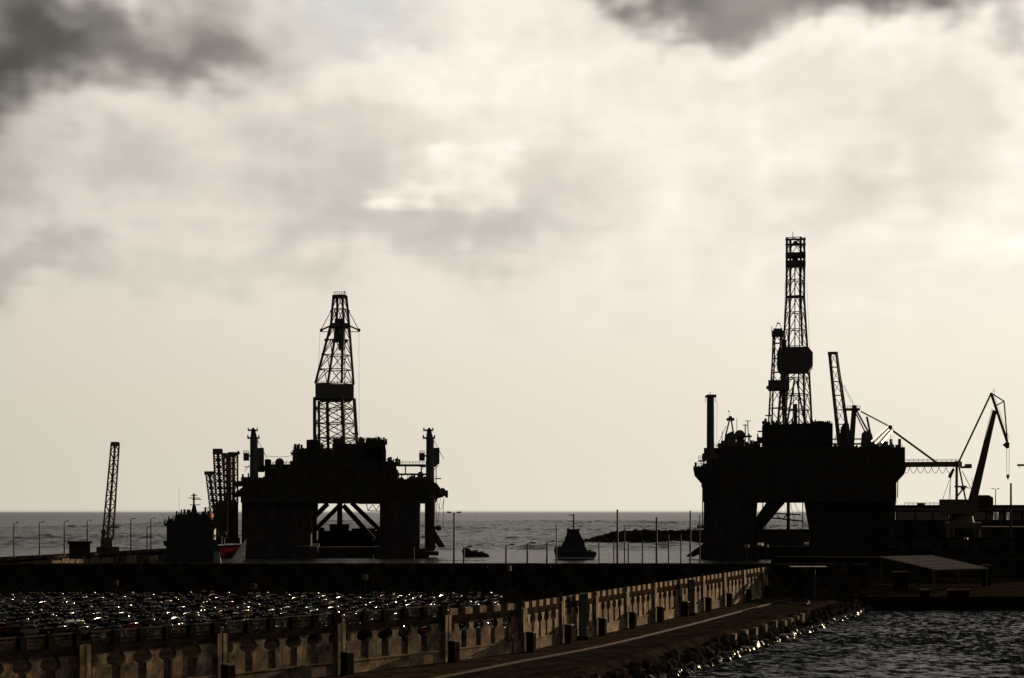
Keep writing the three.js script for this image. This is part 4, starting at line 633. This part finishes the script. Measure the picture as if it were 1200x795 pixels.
/* ---------- far jetty on the left ---------- */
{
  const R_ = d => -124 + 0.2 * (d - 440), pts = [[R_(405), 405], [R_(640), 640], [R_(640) - 18, 640], [R_(405) - 18, 405]]; structure('jetty', M.earth, slab(pts, -3, 2.9));
  const t = thing('jetty_wall', 'low sunlit tan wall along the far jetty on the left', 'wall', V(R_(470), 0, -470)); const yaw = Math.PI / 2 - Math.atan(0.2); let i = 0; const R = rng(5);
  for (let d = 408; d < 630; d += 8, i++) { const x = R_(d + 4), c = V(x + 0.25, -2, -d - 4); part(t, 'wall_panel', R() < 0.45 ? M.wallDark : M.concreteWorn, obox(c, 7.6, 4.6 - 0.6 * R(), 0.4, yaw)); }
  for (let d = 408; d < 630; d += 16) part(t, 'coping', M.wallDark, obox(V(R_(d + 8) + 0.1, 2.905, -d - 8), 15.9, 0.5, 1.2, yaw));
}
{ YAW = 0.24; const D = 440, t = thing('harbour_hut', 'small flat dark hut on the far jetty left of the lattice boom', 'hut', V((93 - 600) / F * D, 2.9, -D)); part(t, 'wall', M.wallDark, pb(81, 105, 637, 655, D, 6)); part(t, 'roof', M.wallDark, pb(79, 107, 634.5, 637, D - 0.6, 7.2)); for (const x of [87, 97]) part(t, 'window', M.concrete, pshape([[x, 651], [x + 3, 651], [x + 3, 655], [x, 655]], D - 0.2, 0.15)); }
{
  const D = 490, t = thing('mobile_crane', 'lone leaning lattice boom crane on the far left jetty', 'crane', V((125 - 600) / F * D, 2.9, -D)), S = M.craneSteel, b = sub(t, 'boom');
  lattice(t, b, S, D, rowsOf([[519, 130.5, 139], [532, 129.5, 138.3], [632, 120, 131.5]], 11), 0.3, 2.2, 1, { style: 'z' }); part(t, 'boom_tip', S, pb(130, 139.3, 517.5, 522, D - 2, 4), b);
  part(t, 'slewing_house', S, [pb(118, 131, 630, 643, D - 3, 7), pb(128, 139, 616.5, 618.5, D - 1, 2), psph(121, 623, 3, D)]); part(t, 'cab', S, pb(117.5, 122, 634, 641, D - 4, 3)); part(t, 'carrier', S, pb(113, 139, 641, 648.5, D - 2, 6)); part(t, 'mast', S, pbar(121, 622, 119.5, 645, D, 4)); part(t, 'pendant', S, [pbar(138.5, 520, 134, 640, D, 0.35)]);
}
[[240, 'shortest of the lattice booms behind the ship, leaning left', [[553.5, 241, 249.5], [612, 248, 257]], 0.3, 1.6, 596], [250, 'tall pale-topped lattice boom behind the ship, second from left', [[526.5, 250.5, 259.5], [540, 250.8, 260.5], [592, 254, 264]], 0.3, 2.2, 610], [263, 'narrow lattice boom beside the left rig, third from left', [[532, 262.6, 270], [590, 262.8, 270]], 0.35, 2, 625], [271, 'lattice boom with hooked tip nearest the left rig', [[531, 269, 278], [590, 269, 278]], 0.35, 2.2, 615]].forEach(([x, lab, keys, phi, lw, D], i) => {
  const t = thing('lattice_crane', lab, 'crane', W(keys[1][1] + 5, 640, D).setY(2.9)), S = M.craneSteel, b = sub(t, 'boom'), last = keys[keys.length - 1];
  lattice(t, b, S, D, rowsOf(keys, 8), phi, lw, 0.9, { style: i === 3 ? 'z' : undefined }); part(t, 'boom_tip', S, i === 1 ? pb(keys[0][1] - 0.6, keys[0][2] + 0.6, 525.5, 532, D - 2, 4) : [pb(keys[0][1] - 1, keys[0][2] + 1, keys[0][0] - 1.5, keys[0][0] + 2.5, D - 2, 4), ...(i === 3 ? [pb(268, 281, 529.5, 532, D - 2, 3), psph(279, 529.5, 1.4, D)] : [])], b);
  part(t, 'slewing_house', S, pb(last[1] - 1, last[2] + 1, last[0] - 3, 630, D - 3, 9)); part(t, 'carrier', S, pb(last[1] - 3, last[2] + 3, 630, 637, D - 4, 11));
});

/* ---------- vessels ---------- */
{ YAW = -Math.atan((232 - 600) / F);
  const D = 470, t = thing('supply_ship', 'dark ship with square bridge, white bow bulwark and red deck by the left rig', 'ship', V((232 - 600) / F * D, 0, -D));
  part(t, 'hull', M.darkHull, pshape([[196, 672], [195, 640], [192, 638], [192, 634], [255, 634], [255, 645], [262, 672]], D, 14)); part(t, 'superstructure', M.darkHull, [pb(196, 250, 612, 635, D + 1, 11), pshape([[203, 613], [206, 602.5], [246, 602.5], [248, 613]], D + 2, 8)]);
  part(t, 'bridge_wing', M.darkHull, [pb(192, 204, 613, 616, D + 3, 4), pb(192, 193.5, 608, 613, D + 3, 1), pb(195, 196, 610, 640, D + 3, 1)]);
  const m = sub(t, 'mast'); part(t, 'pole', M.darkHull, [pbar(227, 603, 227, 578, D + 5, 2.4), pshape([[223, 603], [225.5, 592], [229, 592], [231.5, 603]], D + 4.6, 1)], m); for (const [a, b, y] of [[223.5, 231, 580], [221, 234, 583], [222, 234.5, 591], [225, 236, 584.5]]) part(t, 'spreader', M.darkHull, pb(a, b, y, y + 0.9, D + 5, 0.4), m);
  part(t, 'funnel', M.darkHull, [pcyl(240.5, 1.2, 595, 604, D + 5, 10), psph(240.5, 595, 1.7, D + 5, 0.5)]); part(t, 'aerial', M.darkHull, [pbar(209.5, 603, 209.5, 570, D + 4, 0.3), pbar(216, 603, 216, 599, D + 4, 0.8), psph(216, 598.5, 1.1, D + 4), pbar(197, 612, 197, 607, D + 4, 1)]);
  part(t, 'painted_orange_light', M.orange, obox(W(247, 606.5, D + 1.2), 1, 1.2, 1, -0.5)); const cl = part(t, 'deck_equipment', M.darkHull, [...railing(206, 246, 602.5, D + 2, 2.2, 12), ...clutter(33, 26, 196, 206, 613, D + 0.8, 2, 8, 4), ...clutter(34, 26, 206, 247, 603, D + 3, 1, 8, 5), ...clutter(35, 20, 247, 264, 632, D + 1, 3, 14, 6), ...clutter(31, 16, 206, 246, 603, D + 3, 0.5, 2.2, 5), ...clutter(32, 12, 246, 262, 634, D + 2, 1, 5, 6)]); cl.userData.kind = 'stuff';  // orange box painted in place of a small orange light
  // foredeck: red deck between white bulwarks, turned so that the inside faces the sun
  const quad = (a, b, c, d, th = 0.25) => { const n = b.clone().sub(a).cross(d.clone().sub(a)).normalize().multiplyScalar(th), q = []; const T = [a, b, c, d], Bm = T.map(v => v.clone().sub(n)); const tri = (u, v, w) => q.push(u.x, u.y, u.z, v.x, v.y, v.z, w.x, w.y, w.z); tri(T[0], T[1], T[2]); tri(T[0], T[2], T[3]); tri(Bm[0], Bm[2], Bm[1]); tri(Bm[0], Bm[3], Bm[2]); for (let k = 0; k < 4; k++) { const e = (k + 1) % 4; tri(T[k], Bm[k], Bm[e]); tri(T[k], Bm[e], T[e]); } const g = new THREE.BufferGeometry(); g.setAttribute('position', new THREE.Float32BufferAttribute(q, 3)); g.computeVertexNormals(); g.setAttribute('uv', new THREE.Float32BufferAttribute(new Float32Array(q.length / 3 * 2), 2)); return g; };
  part(t, 'red_foredeck', M.redDeck, quad(W(258, 652, D - 2), W(284, 645, D + 4), W(281, 641, D + 14), W(257, 641.5, D + 12)));
  part(t, 'white_bulwark', M.whiteHull, quad(W(264, 664, D - 6), W(287, 656, D - 1), W(288.5, 631, D + 9), W(286.5, 646, D + 1)));
  part(t, 'white_bulwark', M.whiteHull, quad(W(249.5, 664, D - 3), W(259, 664, D - 5), W(257, 647, D - 2), W(250.5, 646, D)));
  part(t, 'white_ladder', M.whiteHull, quad(W(250, 631, D - 1), W(252.5, 633, D + 1), W(252.8, 619, D + 1.5), W(251, 621, D - 0.5)));
}
{
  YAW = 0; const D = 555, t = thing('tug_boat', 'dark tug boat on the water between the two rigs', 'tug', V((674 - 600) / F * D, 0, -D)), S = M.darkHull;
  part(t, 'hull', S, pshape([[653, 655], [651, 646], [651.5, 642.5], [656, 642], [662, 643.5], [676, 645.5], [688, 647], [697.5, 647.5], [698.5, 649], [696, 653.5], [692, 655]], D, 8.5, 0.3)); part(t, 'deckhouse', S, pshape([[656.5, 644.5], [659.5, 637], [661, 634.5], [684.5, 634.5], [686, 641], [688, 646]], D + 1.2, 6)); part(t, 'upper_house', S, pshape([[661.5, 634.6], [663, 628.5], [665, 627.5], [681, 627.5], [684, 634.6]], D + 1.8, 4.8)); part(t, 'wheelhouse', S, pshape([[664, 627.6], [664.8, 622], [667.5, 621], [678.5, 621], [680.5, 627.6]], D + 2.4, 3.6)); part(t, 'roof', S, pb(665, 680, 620, 621, D + 2, 4.4));
  part(t, 'deck_gear', S, [pb(689, 693, 644, 647.3, D + 3, 2), pbar(694, 648, 694, 643.5, D + 4, 0.8), pcyl(687, 1.4, 643, 647, D + 4, 8), pbar(656, 642, 656, 637.5, D + 3, 0.7)]).userData.kind = 'stuff';
  part(t, 'window_band', M.glass, pshape([[678.2, 621.5], [680, 626.5], [681.5, 630.5], [679.7, 630.5]], D + 1.38, 0.1)); part(t, 'funnel', S, [pcyl(666, 1.7, 619.5, 627, D + 3, 10), psph(666, 620, 2, D + 3, 0.6)]); part(t, 'funnel', S, pcyl(677.5, 1.3, 619.5, 627, D + 3, 10));
  const m = sub(t, 'mast'); part(t, 'pole', S, [pbar(672.3, 624, 672.2, 602, D + 4, 1.8)], m); for (const [a, b, y] of [[667, 673, 603], [667, 673, 610], [667, 674, 616.5], [671, 676, 613]]) part(t, 'spreader', S, pb(a, b, y, y + 0.9, D + 4, 0.4), m);
  part(t, 'fender', M.rubber, [pb(650.4, 697, 647.5, 649, D - 0.4, 0.35)]); part(t, 'rail', S, railing(653, 661, 642.3, D + 1, 2.5, 4));
  const R = rng(9), fg = []; for (let i = 0; i < 60; i++) { const d = D - 5 + 9 * R() * R() + 2, x = ((650 + 52 * R()) - 600) / F * D, g = new THREE.CircleGeometry(0.3 + 1.1 * R(), 7); g.scale(1.8, 0.5, 1); g.rotateX(-Math.PI / 2); g.translate(x, 0.13 + 0.001 * i, -d + 3.5); fg.push(g); } const f = shade(new THREE.Mesh(merge(fg), M.foam)); f.name = 'wake_foam'; f.userData = { kind: 'stuff', label: 'white wake foam around the tug hull', category: 'foam' }; scene.add(f);
}
{
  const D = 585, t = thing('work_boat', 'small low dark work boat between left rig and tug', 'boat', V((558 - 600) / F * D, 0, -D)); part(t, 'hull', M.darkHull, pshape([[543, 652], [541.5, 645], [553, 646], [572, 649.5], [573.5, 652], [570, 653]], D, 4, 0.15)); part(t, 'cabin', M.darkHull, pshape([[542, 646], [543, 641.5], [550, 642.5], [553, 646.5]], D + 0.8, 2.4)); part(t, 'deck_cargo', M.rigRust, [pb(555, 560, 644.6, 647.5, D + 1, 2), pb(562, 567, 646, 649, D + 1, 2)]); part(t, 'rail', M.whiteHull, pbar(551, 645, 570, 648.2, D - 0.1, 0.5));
}
{
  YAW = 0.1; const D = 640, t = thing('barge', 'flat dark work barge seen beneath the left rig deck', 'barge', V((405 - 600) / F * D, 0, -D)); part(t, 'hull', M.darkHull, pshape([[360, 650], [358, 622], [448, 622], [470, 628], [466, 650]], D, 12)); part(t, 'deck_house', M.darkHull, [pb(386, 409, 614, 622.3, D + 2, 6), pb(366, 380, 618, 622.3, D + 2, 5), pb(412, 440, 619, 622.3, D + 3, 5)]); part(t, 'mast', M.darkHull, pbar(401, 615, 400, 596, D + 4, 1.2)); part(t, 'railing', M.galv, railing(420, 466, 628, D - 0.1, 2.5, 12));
}
{
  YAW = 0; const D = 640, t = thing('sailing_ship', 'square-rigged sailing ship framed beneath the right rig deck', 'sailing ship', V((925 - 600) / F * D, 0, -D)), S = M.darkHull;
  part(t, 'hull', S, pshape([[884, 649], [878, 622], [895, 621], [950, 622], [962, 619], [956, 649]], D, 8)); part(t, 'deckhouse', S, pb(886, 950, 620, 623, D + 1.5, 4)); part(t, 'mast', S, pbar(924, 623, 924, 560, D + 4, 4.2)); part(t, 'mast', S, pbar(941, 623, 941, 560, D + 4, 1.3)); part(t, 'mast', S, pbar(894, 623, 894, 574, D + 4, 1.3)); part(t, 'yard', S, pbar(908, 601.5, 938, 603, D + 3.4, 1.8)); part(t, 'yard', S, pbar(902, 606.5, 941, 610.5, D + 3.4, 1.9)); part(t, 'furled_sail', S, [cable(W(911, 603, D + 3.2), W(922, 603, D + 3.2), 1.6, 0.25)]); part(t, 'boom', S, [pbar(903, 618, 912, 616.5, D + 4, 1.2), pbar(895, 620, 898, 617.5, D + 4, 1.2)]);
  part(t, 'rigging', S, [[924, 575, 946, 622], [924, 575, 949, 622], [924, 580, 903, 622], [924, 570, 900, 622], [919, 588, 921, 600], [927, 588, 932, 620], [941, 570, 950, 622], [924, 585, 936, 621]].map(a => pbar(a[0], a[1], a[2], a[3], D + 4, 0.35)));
}
{ // dark breakwater of piled rock behind the tug
  const D = 857, t = thing('rock_breakwater', 'dark rock breakwater running from the tug to the right rig', 'breakwater', V((760 - 600) / F * D, 0, -D)); const R = rng(66), prof = [[684, 634], [697, 630.5], [704, 628.5], [712, 626], [720, 623.5], [735, 622.5], [760, 621.5], [790, 622.5], [820, 621.5], [880, 622]], g = [], top = x => { for (let i = 0; i + 1 < prof.length; i++) if (x <= prof[i + 1][0]) { const f = (x - prof[i][0]) / (prof[i + 1][0] - prof[i][0]); return prof[i][1] + (prof[i + 1][1] - prof[i][1]) * f; } return 622; };
  const pts = [[684, 640]]; for (let x = 684; x <= 880; x += 2) pts.push([x, top(x) + (R() - 0.5) * 1.3]); pts.push([880, 640]); part(t, 'core', M.rock, pshape(pts, D, 22));
  for (let x = 684; x < 878; x += 2.2) for (let k = 0; k < 3; k++) { const f = (k + R()) / 3, p = W(x + R() * 2, top(x) + (635.5 - top(x)) * f, D - 0.3 - 3 * f), r = rockGeo(300 + Math.floor(R() * 6), 0.9 + 0.8 * R()); r.rotateY(R() * 6); r.translate(p.x, p.y, p.z); g.push(r); } const st = part(t, 'rocks', M.rock, g); st.userData.kind = 'stuff';
}
scene.traverse(o => { if (o.isMesh) { o.castShadow = true; o.receiveShadow = true; } });
renderer.render(scene, camera);
